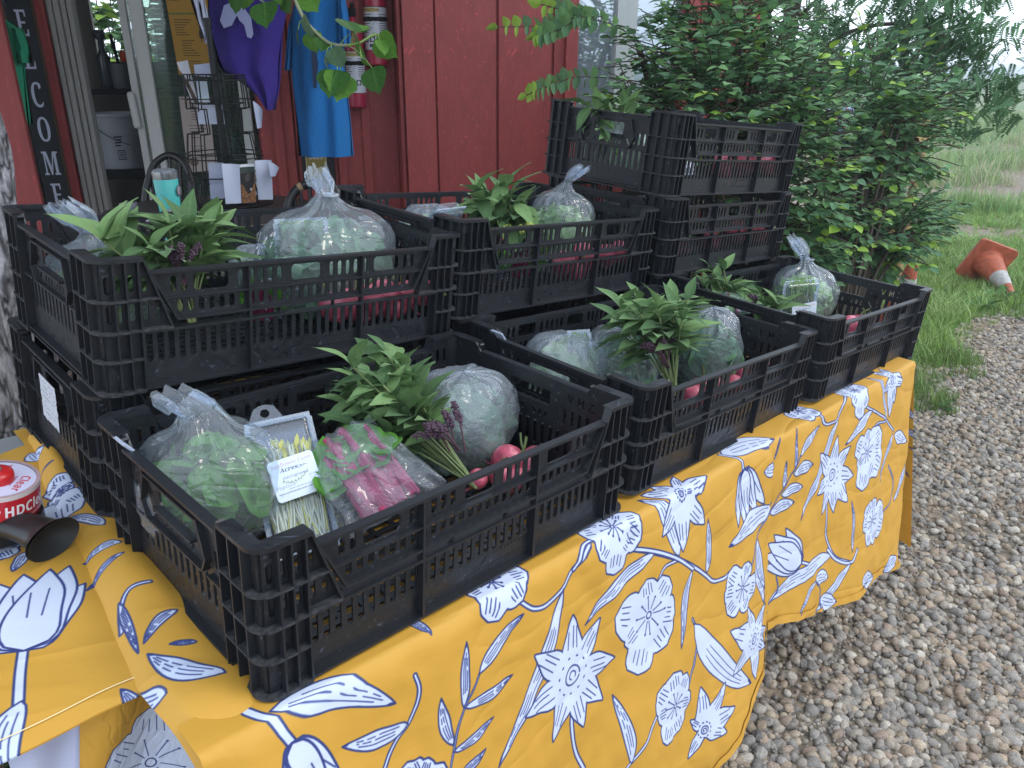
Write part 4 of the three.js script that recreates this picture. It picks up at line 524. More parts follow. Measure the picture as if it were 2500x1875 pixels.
  // bow back chairs
  const chair = (arch, k, label, worn) => {
    const ch = thing('bow_back_chair', label, 'chair', 'black bow back chairs'), bk = std({ color: 0x17191b, roughness: 0.4 });
    const P = arch.map(([u, v]) => px3(u, v, k)); part('bow', tube(P, 0.016, 40, 8), bk, ch);
    const L = P[0], Rr = P[P.length - 1], seatY = Math.min(L.y, Rr.y) - 0.28, mid = L.clone().lerp(Rr, 0.5);
    const cv = new THREE.CatmullRomCurve3(P); for (let i = 1; i < 6; i++) { const t = cv.getPoint(0.14 + i * 0.12), b = L.clone().lerp(Rr, i / 6).setY(seatY); part('spindle', rod(b, t, 0.007), bk, ch); }
    for (const q of [L, Rr]) part('bow_end', rod(q, q.clone().setY(seatY), 0.015), bk, ch);
    const sd = FWD.clone().multiplyScalar(worn ? 0.2 : -0.2); part('seat', lathe([[0, -0.03], [0.2, -0.03], [0.21, -0.01], [0.19, 0], [0, -0.006]], 28).translate(mid.x + sd.x, seatY, mid.z + sd.z), bk, ch);
    for (let i = 0; i < 4; i++) { const a = i * 1.57 + 0.4; part('leg', rod(V(mid.x + sd.x + 0.13 * Math.cos(a), seatY - 0.02, mid.z + sd.z + 0.13 * Math.sin(a)), V(mid.x + sd.x + 0.2 * Math.cos(a), 0, mid.z + sd.z + 0.2 * Math.sin(a)), 0.014), bk, ch); }
    if (worn) part('bare_wood_patch', tube([cv.getPoint(0.36), cv.getPoint(0.42)].map(p => p.addScaledVector(FWD, -0.003)), 0.0156, 4, 8), std({ color: 0x8d7557, roughness: 0.8 }), ch);
  };
  chair([[352, 508], [360, 450], [378, 400], [413, 379], [447, 396], [468, 445], [473, 508]], 3.35, 'black bow back chair behind the teal tumbler');
  chair([[698, 520], [712, 480], [735, 455], [775, 448], [815, 458], [838, 520]], 2.7, 'worn black chair whose bow shows bare wood by the crates', true);
}
// ---------------------------------------------------------------- leaves and plants
// a leaf lying along +x from its stalk, folded on the midrib; outline(t) gives half width
function leafGeo(len, outline, n = 8, fold = 0.25, droop = 0.15, wave = 0) {
  return sheet(n, 4, (a, b) => { const s = b * 2 - 1, w = outline(a) * len, y = Math.abs(s) * w * fold - droop * len * a * a + wave * len * Math.sin(a * 9 + s * 2) * Math.abs(s); return [a * len, y, s * w]; }, (a, b) => [a, b]);
}
const ovate = (w) => (t) => w * Math.pow(Math.sin(Math.PI * Math.pow(Math.min(1, t * 0.985 + 0.01), 0.72)), 0.85);
const lance = (w) => (t) => w * Math.pow(Math.sin(Math.PI * Math.pow(Math.min(1, t * 0.985 + 0.012), 0.82)), 1.05);
const leafMap = (a, b, vein, seed) => noiseTex(128, 128, (u, v) => { const s = Math.abs(v - 0.5) * 2, rib = Math.exp(-Math.pow(s / 0.05, 2)), side = Math.pow(Math.max(0, Math.cos((u * 7 - s * 1.6) * 6.283)), 14) * 0.55 * (1 - s * 0.6), n = fbm(u * 6, v * 6, seed, 3), k = Math.max(rib, side) * vein; return [0, 1, 2].map(i => (a[i] + (b[i] - a[i]) * (0.5 + n)) * (1 - k) + k * (a[i] * 0.5 + 0.42 * [0.8, 1, 0.62][i])); }, true);
const leafMat = (a, b, vein = 0.5, seed = 1, o = {}) => phy({ map: leafMap(a, b, vein, seed), roughness: 0.72, transmission: 0.27, thickness: 0, ior: 1.35, specularIntensity: 0.45, ...o });
const basis = (dir, upv = V(0, 1, 0), roll = 0) => { const x = dir.clone().normalize(), z = x.clone().cross(upv); if (z.lengthSq() < 1e-4) z.set(0, 0, 1); z.normalize(); const y = z.clone().cross(x); return new THREE.Matrix4().makeBasis(x, y, z).multiply(new THREE.Matrix4().makeRotationX(roll)); };
const placeM = (p, dir, s, roll = 0, upv) => basis(dir, upv, roll).setPosition(p).multiply(new THREE.Matrix4().makeScale(s, s, s));
function putMesh(name, geo, m, parent, mat4) { const o = part(name, geo, m, parent); o.applyMatrix4(mat4); return o; }
function instances(name, geo, m, mats, colors, parent) { const im = new THREE.InstancedMesh(geo, m, mats.length); mats.forEach((q, i) => { im.setMatrixAt(i, q); if (colors) im.setColorAt(i, colors[i]); }); im.name = parent ? name : numbered(name); im.userData.kind = 'stuff'; shadow(im); (parent ?? scene).add(im); return im; }
const rdir = (R) => { const z = R() * 2 - 1, a = R() * 6.283, r = Math.sqrt(1 - z * z); return V(r * Math.cos(a), z, r * Math.sin(a)); };

// ---- cottonwood beside the table: trunk, limb overhead, the spray that hangs into view
{
  const t = thing('cottonwood_tree', 'rough grey tree trunk beside the table with a leafy twig hanging above the crates', 'tree');
  const base = camera.position.clone().addScaledVector(FWD, 1.5).addScaledVector(RIGHT, -1.345).setY(0);
  const bark = std({ map: noiseTex(512, 512, (u, v) => { const f = fbm(u * 26, v * 8, 2, 5), c = Math.pow(1 - Math.min(1, Math.abs(fbm(u * 14 + 3, v * 4, 7, 4)) * 4), 3); const k = 0.60 + 0.35 * f - 0.24 * c; return [k * 0.98, k * 0.97, k]; }, true), bumpMap: noiseTex(512, 512, (u, v) => 0.5 + 0.7 * fbm(u * 26, v * 8, 2, 5) - 0.5 * Math.pow(1 - Math.min(1, Math.abs(fbm(u * 14 + 3, v * 4, 7, 4)) * 4), 3)), bumpScale: 0.03, roughness: 1 });
  const g0 = ground(base.x, base.z);
  part('trunk', sheet(96, 90, (a, b) => { const y = -0.1 + 3.2 * b, th = a * Math.PI * 2, c = Math.cos(th), s = Math.sin(th); const fl = 0.20 * Math.exp(-Math.max(0, y) * 3.2) * (1 + 0.5 * Math.sin(th * 3 + 1)); const r = 0.29 - 0.035 * b + fl + 0.022 * noise(c * 4, y * 2.2, s * 4) + 0.016 * noise(c * 14, y * 5, s * 14); return [base.x + c * r + 0.12 * b, g0 + y, base.z + s * r]; }, (a, b) => [a * 3, b * 4.5]), bark, t);
  const limbTop = V(base.x + 0.12, 3.0 + g0, base.z), over = atDepth(700, -900, 2.1).setY(2.6);
  part('limb', tube([limbTop, limbTop.clone().lerp(over, 0.5).add(V(0, 0.35, 0)), over], 0.05, 24, 10), bark, t);
  part('limb', tube([limbTop, limbTop.clone().add(V(-0.5, 0.8, -0.4)), limbTop.clone().add(V(-1.1, 1.6, -0.7))], 0.1, 20, 10), bark, t); part('limb', tube([limbTop, limbTop.clone().add(V(0.3, 0.9, 0.5)), limbTop.clone().add(V(0.7, 1.7, 1.0))], 0.09, 20, 10), bark, t);
  const K = 1.95, z = (x, y) => atDepth(600 + x / ZOOM, y / ZOOM, K), twig = std({ color: 0x7d8468, roughness: 0.7 }), green = std({ color: 0x7f9c52, roughness: 0.6 });
  const br = new THREE.Group(); br.name = 'hanging_branch'; t.add(br);
  part('twig', tube([over, over.clone().lerp(z(365, -200), 0.6), z(355, -60), z(385, 40), z(450, 160), z(540, 260), z(650, 335), z(760, 340)], 0.0045, 60, 8), twig, br);
  part('twig', tube([z(640, 335), z(760, 338), z(860, 318), z(940, 270), z(990, 262)], 0.003, 24, 7), green, br); part('twig', tube([over.clone().add(V(-0.1, 0, 0)), z(-250, -300), z(-160, -60), z(-20, -40)], 0.004, 30, 7), twig, br);
  const delt = (t2) => t2 < 0.12 ? 0.42 * Math.sqrt(t2 / 0.12) : t2 < 0.72 ? 0.42 + 0.16 * Math.sin((t2 - 0.12) / 0.6 * 2.2) - 0.30 * Math.pow((t2 - 0.12) / 0.6, 2) : 0.33 * Math.pow((1 - t2) / 0.28, 1.6) + 0.006;
  const lg = sheet(18, 6, (a, b) => { const s = b * 2 - 1, e = 1 + 0.06 * Math.abs(Math.sin(a * 34)) * (Math.abs(s) > 0.95 ? 1 : 0), w = delt(a) * e; return [a, Math.abs(s) * w * 0.16 - 0.1 * a * a, s * w]; }, (a, b) => [a, b]);
  const ms = [leafMat([0.19, 0.33, 0.13], [0.24, 0.42, 0.17], 0.4, 3, { transmission: 0.3 }), leafMat([0.30, 0.46, 0.17], [0.38, 0.56, 0.22], 0.4, 4, { transmission: 0.3 }), leafMat([0.34, 0.44, 0.34], [0.42, 0.55, 0.40], 0.3, 5, { transmission: 0.25 })];
  // [node, blade base, tip, roll, material]
  [[[675, 345], [680, 525], [625, 725], 0.15, 0], [[675, 345], [700, 545], [690, 755], -0.5, 1], [[540, 250], [482, 235], [520, 400], 0.2, 1], [[560, 265], [560, 290], [585, 385], -0.7, 0], [[450, 160], [455, 115], [520, 300], 1.15, 2], [[650, 335], [655, 362], [730, 515], 0.35, 2], [[785, 330], [835, 250], [706, 112], 0.9, 0], [[700, 342], [840, 235], [905, 175], -0.5, 1], [[940, 272], [985, 272], [1130, 440], 0.6, 1], [[980, 262], [1010, 300], [1060, 415], -0.8, 1], [[760, 335], [945, 508], [1000, 705], 0.3, 0], [[640, 345], [600, 425], [610, 520], 1.2, 2], [[430, 150], [405, 225], [388, 362], 1.25, 0], [[380, 0], [430, -60], [545, 85], 0.1, 1], [[-100, -50], [130, 15], [155, 208], 0.15, 0], [[-100, -50], [20, -100], [-40, 75], 0.2, 1], [[-40, -45], [-30, -60], [-85, 110], 0.4, 0], [[-20, -40], [290, -40], [325, 100], 0.7, 0], [[0, -40], [240, -60], [262, 45], 0.5, 1], [[800, 325], [815, 260], [890, 440], 1.3, 1], [[850, 330], [880, 440], [935, 500], 1.35, 1]].forEach(([n, a, b, roll, m], i) => {
    const R = rand(i + 3), A = z(...a).addScaledVector(FWD, (R() - 0.5) * 0.06), B = z(...b).addScaledVector(FWD, (R() - 0.4) * 0.05), d = B.clone().sub(A), N = z(...n);
    part('leaf_stalk', tube([N, N.clone().lerp(A, 0.5).add(V(0, 0.008, 0)), A], 0.0013, 8, 5), green, br);
    putMesh('leaf', lg, ms[m], br, basis(d, FWD.clone().negate().add(V(0, 0.3, 0)), roll).setPosition(A).multiply(new THREE.Matrix4().makeScale(d.length(), d.length(), d.length())));
  });
  // crown overhead, outside the picture
  const R = rand(77), mats = []; for (let i = 0; i < 2600; i++) { const p = rdir(R).multiplyScalar(Math.cbrt(R())); const q = V(base.x - 0.5 + p.x * 2.3, 4.6 + p.y * 1.5, base.z - 0.2 + p.z * 2.1); mats.push(placeM(q, rdir(R), 0.09 + R() * 0.05, R() * 6)); }
  instances('crown', lg, ms[0], mats, null, t);
}
// ---- broad leaved shrub against the shop, and its neighbours
const shrubLeaf = leafGeo(1, ovate(0.41), 6, 0.22, 0.2), shrubMats = [leafMat([0.38, 0.53, 0.39], [0.45, 0.61, 0.44], 0.25, 2, { transmission: 0.4 }), leafMat([0.44, 0.60, 0.39], [0.51, 0.68, 0.43], 0.25, 6, { transmission: 0.4 }), leafMat([0.55, 0.69, 0.28], [0.62, 0.75, 0.33], 0.25, 7)];
const woodM = std({ color: 0x4b4238, roughness: 0.9 });
function shrub(name, label, ells, feet, o) {
  const R = rand(o.seed), t = thing(name, label, o.cat ?? 'shrub', o.group), leaves = [], wood = [];
  const outer = (e, d) => V(e.c.x + d.x * e.r[0], e.c.y + d.y * e.r[1], e.c.z + d.z * e.r[2]);
  for (const e of ells) {
    const hub = feet[Math.floor(R() * feet.length)];
    for (let i = 0; i < e.n; i++) {
      let d = rdir(R); if (R() < 0.6) d.addScaledVector(FWD, -0.8).normalize();
      const rr = 0.45 + 0.6 * Math.sqrt(R()), tip = outer(e, d.clone().multiplyScalar(rr)); if (o.keep && !o.keep(tip)) continue; tip.y = Math.max(tip.y, 0.06);
      const gdir = d.clone().multiply(V(1, 0.6, 1)).add(V((R() - 0.5) * 0.7, 0.35 * R(), (R() - 0.5) * 0.7)).normalize(), L = o.twig * (0.7 + 0.6 * R()), root = tip.clone().addScaledVector(gdir, -L);
      const mid = root.clone().lerp(tip, 0.5).add(V(0, 0.02, 0)); wood.push(tube([root, mid, tip], o.twigR ?? 0.0022, 4, 4)); if (i % 9 === 0) wood.push(tube([V(hub.x + (R() - 0.5) * 0.12, hub.y, hub.z + (R() - 0.5) * 0.12), hub.clone().lerp(root, 0.55).add(V(0, 0.12, 0)), root], 0.007, 8, 5));
      const n = o.pairs + Math.floor(R() * 3), young = R() < o.young;
      for (let k = 0; k <= n; k++) for (const s of (k === n ? [0] : [-1, 1])) { const p = root.clone().lerp(tip, 0.2 + 0.8 * k / n); const sidev = gdir.clone().cross(V(0, 1, 0)).normalize(); const ld = gdir.clone().multiplyScalar(s ? 0.55 : 1).addScaledVector(sidev, s * 0.9).add(V((R() - 0.5) * 0.5, (R() - 0.6) * 0.6, (R() - 0.5) * 0.5)).normalize(); leaves.push({ m: placeM(p, ld, o.leaf * (0.65 + 0.6 * R()) * (k === n ? 0.8 : 1), (R() - 0.5) * 0.9), p, k: young && k > n - 2 ? 2 : R() < 0.4 ? 1 : 0 }); }
    }
  }
  part('stems', merge(wood), woodM, t);
  leaves.sort((a, b) => a.p.distanceToSquared(camera.position) - b.p.distanceToSquared(camera.position));
  const own = Math.min(o.own ?? 0, leaves.length); for (let i = 0; i < own; i++) putMesh('leaf', shrubLeaf, shrubMats[leaves[i].k], t, leaves[i].m);
  for (let k = 0; k < 3; k++) { const l = leaves.slice(own).filter(x => x.k === k); if (l.length) { const C = l.map(() => { const q = 0.78 + 0.4 * R(); return lin(q, q, q * (0.9 + 0.2 * R())); }); instances('foliage', shrubLeaf, shrubMats[k], l.map(x => x.m), C, t); } }
  return t;
}
{
  const e = (u, v, k, rx, ry, rz, n) => ({ c: atDepth(u, v, k), r: [rx, ry, rz], n });
  const foot1 = atDepth(1750, 900, 3.2).setY(0), foot2 = atDepth(2060, 800, 3.35).setY(0);
  shrub('leafy_shrub', 'dense broad leaved green shrub against the shop wall behind the stacked crates', [e(1765, 270, 2.95, 0.50, 0.42, 0.42, 310), e(1890, 430, 3.0, 0.42, 0.55, 0.35, 270), e(1640, 110, 3.05, 0.3, 0.28, 0.3, 70), e(1830, 30, 3.15, 0.42, 0.3, 0.3, 90), e(1570, 235, 2.9, 0.2, 0.14, 0.2, 34)], [foot1], { seed: 5, twig: 0.2, pairs: 3, leaf: 0.043, young: 0.2, own: 300 });
  shrub('leafy_shrub', 'second broad leaved shrub half covering the chalkboard easel', [e(2110, 280, 3.4, 0.42, 0.38, 0.4, 150), e(2030, 500, 3.3, 0.34, 0.38, 0.3, 90), e(2150, 560, 3.5, 0.26, 0.3, 0.3, 80), e(1960, 640, 3.0, 0.2, 0.2, 0.2, 50), e(2190, 330, 3.6, 0.28, 0.32, 0.3, 110), e(2215, 520, 3.9, 0.22, 0.3, 0.3, 60)], [foot2], { seed: 8, twig: 0.2, pairs: 3, leaf: 0.045, young: 0.18, own: 300 });
  // single sprays that reach across the red boards
  const R = rand(31), sp = thing('shrub_spray', 'thin leafy shoots reaching from the shrub across red boards', 'shrub');
  for (const pts of [[[1560, 75], [1440, 45], [1390, 30], [1320, 10]], [[1480, 40], [1400, 45], [1330, 62], [1215, 66]], [[1500, 190], [1400, 190], [1340, 210], [1285, 232]], [[1400, 50], [1370, 70], [1330, 85], [1310, 88]]]) {
    const c = new THREE.CatmullRomCurve3(pts.map(([u, v]) => atDepth(u, v, 2.95))); part('shoot', tube(c.points, 0.0022, 24, 5), woodM, sp);
    for (let i = 2; i < 15; i++) for (const s of i === 14 ? [0] : [-1, 1]) { const p = c.getPoint(i / 14), tn = c.getTangent(i / 14), ld = tn.clone().multiplyScalar(s ? 0.35 : 1).add(V(0, s * 0.8, 0)).addScaledVector(FWD, (R() - 0.6) * 0.7).normalize(); putMesh('leaf', shrubLeaf, shrubMats[i > 11 ? 2 : R() < 0.5 ? 1 : 0], sp, placeM(p, ld, 0.036 + 0.02 * R(), (R() - 0.5) * 1.2 + 1.2)); }
  }
  // locust tree behind: fine leaflets, sky through the gaps
  const R2 = rand(12), loc = thing('locust_tree', 'feathery leaved locust tree behind the shrubs with bright sky through gaps', 'tree'), foot = atDepth(1900, 700, 6.8).setY(-0.1);
  const wood = [tube([foot, atDepth(1905, 250, 6.8), atDepth(1935, 20, 6.7), atDepth(1990, -250, 6.6)], 0.07, 20, 8), tube([atDepth(1905, 250, 6.8), atDepth(2050, 90, 6.4), atDepth(2230, 60, 6.1), atDepth(2360, 120, 5.9)], 0.016, 20, 7), tube([atDepth(1880, 180, 6.8), atDepth(1870, 60, 6.9), atDepth(1860, -120, 6.9)], 0.05, 12, 7), tube([atDepth(1930, 60, 6.7), atDepth(2100, -80, 6.5), atDepth(2350, -120, 6.2)], 0.018, 14, 6)];
  part('trunk', merge(wood), woodM, loc);
  const frond = (() => { const l = []; for (let k = 0; k < 9; k++) for (const s of [-1, 1]) l.push(leafGeo(0.26, ovate(0.24), 3, 0.2, 0.1).applyMatrix4(basis(V(0.45, 0, s), V(0, 1, 0)).setPosition(V(0.1 + k * 0.1, -0.25 * (k / 9) ** 2, 0)))); l.push(leafGeo(0.26, ovate(0.24), 3).translate(1, -0.25, 0)); return merge(l); })();
  const mats = [], cols = []; const blob = (u, v, k, rx, ry, n) => { const c = atDepth(u, v, k); for (let i = 0; i < n; i++) { const d = rdir(R2).multiplyScalar(Math.cbrt(R2())); const p = c.clone().addScaledVector(RIGHT, d.x * rx).addScaledVector(FWD, d.z * 0.7).add(V(0, d.y * ry, 0)); if (noise(p.x * 2.6, p.y * 2.6, p.z * 2.6) < -0.12) continue; const dir = V(d.x + (R2() - 0.5), -0.35 + 0.5 * (R2() - 0.5), d.z + (R2() - 0.5)).normalize(); mats.push(placeM(p, dir, 0.10 + 0.07 * R2(), (R2() - 0.5) * 0.8)); const q = 0.7 + 0.5 * R2(); cols.push(lin(q, q, q)); } };
  blob(2080, 60, 6.5, 0.75, 0.6, 868); blob(2200, 180, 6.2, 0.6, 0.42, 868); blob(2290, 90, 6.0, 0.42, 0.4, 403); blob(2370, 240, 5.8, 0.3, 0.25, 201); blob(1950, 130, 6.9, 0.45, 0.5, 294); blob(2000, 240, 6.6, 0.6, 0.4, 465); blob(2250, -80, 6.3, 0.9, 0.4, 465); blob(2455, 120, 5.6, 0.16, 0.26, 69); blob(2160, 300, 6.0, 0.5, 0.25, 248);
  instances('crown', frond, leafMat([0.33, 0.48, 0.33], [0.39, 0.56, 0.36], 0.1, 8, { transmission: 0.36 }), mats, cols, loc);
  // garden greenery seen through the door's back window and beside the sign
  const gh = atDepth(250, 60, 8.2), gs = atDepth(70, 250, 6.5);
  shrub('garden_bush', 'sunny green bush outside the far window of the room', [{ c: gh, r: [1.0, 1.3, 0.8], n: 330 }], [gh.clone().setY(0)], { seed: 21, twig: 0.35, pairs: 4, leaf: 0.12, young: 0.5, twigR: 0.004 });
  shrub('garden_bush', 'green bush in the gap between red post and black sign', [{ c: gs, r: [0.8, 1.2, 0.6], n: 170 }], [gs.clone().setY(0)], { seed: 22, twig: 0.35, pairs: 4, leaf: 0.10, young: 0.5, twigR: 0.004 });
}
// ---------------------------------------------------------------- gravel, grass, cones, easel
const foot0 = camera.position.clone().setY(0), RF = (r, f) => foot0.clone().addScaledVector(RIGHT, r).addScaledVector(FWD, f);
// edge of the grass, from photo pixels to (right, forward) metres
const toRF = (p) => { const q = p.clone().sub(foot0); return [q.dot(RIGHT), q.dot(FWD)]; };
const EDGE = [[2120, 960], [2200, 905], [2265, 880], [2330, 862], [2310, 815], [2400, 770], [2500, 745]].map(([u, v]) => toRF(onGround(u, v)));
EDGE.push([EDGE[6][0] + 3, EDGE[6][1] + 0.8]);
const edgeF = (r) => { if (r <= EDGE[0][0]) return EDGE[0][1] + (r - EDGE[0][0]) * 0.6; for (let i = 0; i + 1 < EDGE.length; i++) if (r <= EDGE[i + 1][0] && EDGE[i + 1][0] > EDGE[i][0]) { const t = (r - EDGE[i][0]) / (EDGE[i + 1][0] - EDGE[i][0]); return EDGE[i][1] + (EDGE[i + 1][1] - EDGE[i][1]) * Math.max(0, t); } return EDGE[EDGE.length - 1][1]; };
{
  const R = rand(404), shapes = [];
  for (let k = 0; k < 6; k++) { const g = new THREE.IcosahedronGeometry(1, 1), p = g.attributes.position, sx = 0.85 + 0.4 * R(), sy = 0.5 + 0.3 * R(), sz = 0.7 + 0.3 * R(); for (let i = 0; i < p.count; i++) { const v = V(p.getX(i), p.getY(i), p.getZ(i)), n = 1 + 0.28 * noise(v.x * 1.3 + k * 5, v.y * 1.3, v.z * 1.3 + k); v.multiplyScalar(n); if (k > 3) { v.x = Math.max(-0.8, Math.min(0.75, v.x)); v.z = Math.min(0.7, v.z); } p.setXYZ(i, v.x * sx, v.y * sy, v.z * sz); } g.computeVertexNormals(); if (k < 4) { const q = g.attributes.normal; for (let i = 0; i < q.count; i++) { const v = V(p.getX(i) / sx / sx, p.getY(i) / sy / sy, p.getZ(i) / sz / sz).normalize(); q.setXYZ(i, v.x, v.y, v.z); } } shapes.push(g); }
  const grain = noiseTex(128, 128, (u, v) => 0.82 + 0.36 * tile(u, v, 20, 4, 3), true), mat = std({ map: grain, roughness: 0.85 });
  const tones = [[0.30, 0.275, 0.25], [0.36, 0.335, 0.30], [0.25, 0.235, 0.225], [0.21, 0.205, 0.205], [0.42, 0.40, 0.37], [0.33, 0.27, 0.215], [0.29, 0.235, 0.20], [0.225, 0.22, 0.215], [0.30, 0.29, 0.285], [0.36, 0.31, 0.25]];
  const lists = shapes.map(() => ({ m: [], c: [] })), near = [];
  const scatter = (f0, f1, perM2, smin, smax, pow = 2) => { const rOf = (f) => [Math.max(0.12 * f + 0.2, 0.1), 0.74 * f + 0.4]; const n = Math.round(perM2 * (f1 - f0) * (rOf((f0 + f1) / 2)[1] - rOf((f0 + f1) / 2)[0])); for (let i = 0; i < n; i++) { const f = f0 + (f1 - f0) * R(), [a, b] = rOf(f), r = a + (b - a) * R(); const e = edgeF(r); if (f > e + (R() - 0.5) * 0.35) continue; const w = RF(r, f), s = smin + (smax - smin) * Math.pow(R(), pow); const bare = noise(w.x * 1.1, w.z * 1.1, 9); if (bare > 0.22 && R() < 0.45) continue; const y = ground(w.x, w.z) + s * (0.1 + 0.45 * R()); const m = new THREE.Matrix4().compose(V(w.x, y, w.z), new THREE.Quaternion().setFromEuler(new THREE.Euler((R() - 0.5) * 0.9, R() * 6.28, (R() - 0.5) * 0.9)), V(s, s, s)); const k = Math.floor(R() * 6), t = tones[Math.floor(R() * tones.length)], j = 0.8 + 0.4 * R(); const c = lin(t[0] * j * 1.55, t[1] * j * 1.45, t[2] * j * 1.3); if (s > smax * 0.62 && f < 2.3 && near.length < 290) near.push([k, m, t, j]); else { lists[k].m.push(m); lists[k].c.push(c); } } };
  scatter(0.9, 2.4, 7600, 0.0045, 0.0185, 2.6); scatter(2.4, 4.4, 5200, 0.0055, 0.0185, 2.4); scatter(4.4, 7.2, 2300, 0.008, 0.02);
  const g = new THREE.Group(); g.name = 'gravel_path'; g.userData.kind = 'structure'; scene.add(g);
  shapes.forEach((s, k) => instances('gravel', s, mat, lists[k].m, lists[k].c, g));
  const tm = tones.map(t => std({ map: grain, color: lin(t[0] * 1.55, t[1] * 1.45, t[2] * 1.3), roughness: 0.85 })); near.forEach(([k, m, t]) => putMesh('pebble', shapes[k], tm[tones.indexOf(t)], g, m));
  const litter = []; for (let i = 0; i < 70; i++) { const f = 1.3 + 2 * R(), r = 0.12 * f + 0.3 + R() * 0.45 * f, w = RF(r, f), a = R() * 6.28, l = 0.012 + 0.04 * R(); litter.push(rod(V(w.x, ground(w.x, w.z) + 0.014, w.z), V(w.x + Math.cos(a) * l, ground(w.x, w.z) + 0.018, w.z + Math.sin(a) * l), 0.0009, 4)); }
  const lt = new THREE.Mesh(merge(litter), std({ color: 0x6b5a45 })); lt.name = 'dry_litter'; lt.userData.kind = 'stuff'; g.add(shadow(lt));
}
{
  const R = rand(99);
  const tuft = (n, h, w, lean) => { const l = []; for (let k = 0; k < n; k++) { const a = R() * 6.28, L = h * (0.55 + 0.6 * R()), ln = lean * (0.4 + R()), x0 = (R() - 0.5) * 0.5 * h, z0 = (R() - 0.5) * 0.5 * h; l.push(sheet(1, 3, (s, t) => { const ww = w * (1 - t * 0.92) * (s - 0.5), d = ln * t * t * L; return [x0 + Math.cos(a) * d - Math.sin(a) * ww, L * t * (1 - 0.25 * ln * t), z0 + Math.sin(a) * d + Math.cos(a) * ww]; })); } return merge(l); };
  const gm = (r, g, b) => phy({ color: lin(r, g, b), roughness: 0.6, transmission: 0.2, thickness: 0 });
  const shortT = [tuft(14, 1, 0.05, 0.5), tuft(11, 1, 0.06, 0.8)], tallT = [tuft(12, 1, 0.035, 0.35), tuft(9, 1, 0.05, 0.6)];
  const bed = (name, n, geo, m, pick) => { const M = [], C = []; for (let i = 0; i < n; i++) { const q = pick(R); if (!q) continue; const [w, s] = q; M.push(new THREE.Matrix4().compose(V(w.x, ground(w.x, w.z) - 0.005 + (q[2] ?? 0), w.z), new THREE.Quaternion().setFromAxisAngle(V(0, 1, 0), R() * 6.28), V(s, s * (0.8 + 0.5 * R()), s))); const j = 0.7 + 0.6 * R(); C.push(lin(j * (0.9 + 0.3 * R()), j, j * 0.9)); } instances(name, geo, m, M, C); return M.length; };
  const label = (nm) => nm;
  // lawn between gravel and field
  const lawn = (s0, s1) => () => { const f = 3.0 + 7.6 * Math.pow(R(), 1.25), r = 0.36 * f + 0.1 + R() * (0.36 * f + 0.3), w = RF(r, f), e = edgeF(r); if (f < e + 0.05 - 0.25 * R() * R()) return null; const dry = noise(w.x * 0.55, w.z * 0.55, 4); if (f > 7.5 && dry > -0.02 && R() < 0.85) return null; return [w, s0 + (s1 - s0) * R()]; };
  bed('lawn_grass', 9500, shortT[0], gm(0.20, 0.37, 0.075), lawn(0.05, 0.11)); bed('lawn_grass', 8000, shortT[1], gm(0.26, 0.42, 0.085), lawn(0.05, 0.10)); bed('lawn_grass', 2600, shortT[1], gm(0.28, 0.42, 0.15), lawn(0.06, 0.15));
  // weeds at the gravel's edge beside the table end
  const pts = [[2200, 950, 0.18], [2240, 985, 0.12], [2300, 900, 0.16], [2160, 910, 0.2], [2260, 870, 0.15], [2480, 760, 0.16], [2330, 880, 0.1]].map(([u, v, s]) => [onGround(u, v), s]);
  bed('edge_weeds', 420, shortT[0], gm(0.18, 0.30, 0.08), () => { const [p, s] = pts[Math.floor(R() * pts.length)], a = R() * 6.28, d = s * Math.sqrt(R()) * 1.4; return [V(p.x + Math.cos(a) * d, 0, p.z + Math.sin(a) * d), 0.04 + 0.07 * R()]; });
  // tall field growth further off
  bed('field_grass', 5200, tallT[0], gm(0.22, 0.36, 0.13), () => { const f = 9 + 26 * Math.pow(R(), 1.6), r = 0.25 * f + R() * (0.48 * f), w = RF(r, f); if (noise(w.x * 0.4, w.z * 0.4, 14) > -0.08 && f < 20) return null; return [w, 0.13 + 0.2 * R()]; });
  bed('field_grass', 2600, tallT[1], gm(0.38, 0.40, 0.25), () => { const f = 9.5 + 28 * Math.pow(R(), 1.5), r = 0.25 * f + R() * (0.48 * f), w = RF(r, f); if (noise(w.x * 0.4, w.z * 0.4, 14) > -0.02 && f < 18) return null; return [w, 0.12 + 0.22 * R()]; });
  // under the shrubs and by the trunk
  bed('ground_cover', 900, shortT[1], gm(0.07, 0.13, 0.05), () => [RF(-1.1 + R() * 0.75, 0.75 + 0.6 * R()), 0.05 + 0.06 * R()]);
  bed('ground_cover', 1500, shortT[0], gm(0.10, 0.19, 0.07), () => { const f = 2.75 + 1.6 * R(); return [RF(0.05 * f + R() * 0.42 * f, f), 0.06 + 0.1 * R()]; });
  // weeds with broad leaves
  const wl = leafGeo(1, lance(0.17), 6, 0.3, 0.25), wm = leafMat([0.26, 0.42, 0.24], [0.33, 0.5, 0.27], 0.4, 4);
  const weed = (u, v, n, s, label) => { const p = onGround(u, v), t = thing('broadleaf_weed', label, 'weed', 'weeds on the gravel edge'); for (let k = 0; k < n; k++) { const a = k / n * 6.28 + R(); putMesh('leaf', wl, wm, t, placeM(p.clone().add(V(0, 0.01, 0)), V(Math.cos(a), 0.35 + 0.9 * R(), Math.sin(a)), s * (0.6 + 0.6 * R()), R() - 0.5)); } };
  weed(2290, 1000, 6, 0.10, 'small weed with lance shaped leaves growing alone in the gravel'); weed(2440, 735, 9, 0.16, 'leafy weed growing at the tip of the fallen cone'); weed(2395, 760, 8, 0.15, 'low leafy weed between gravel and the fallen cone');
}
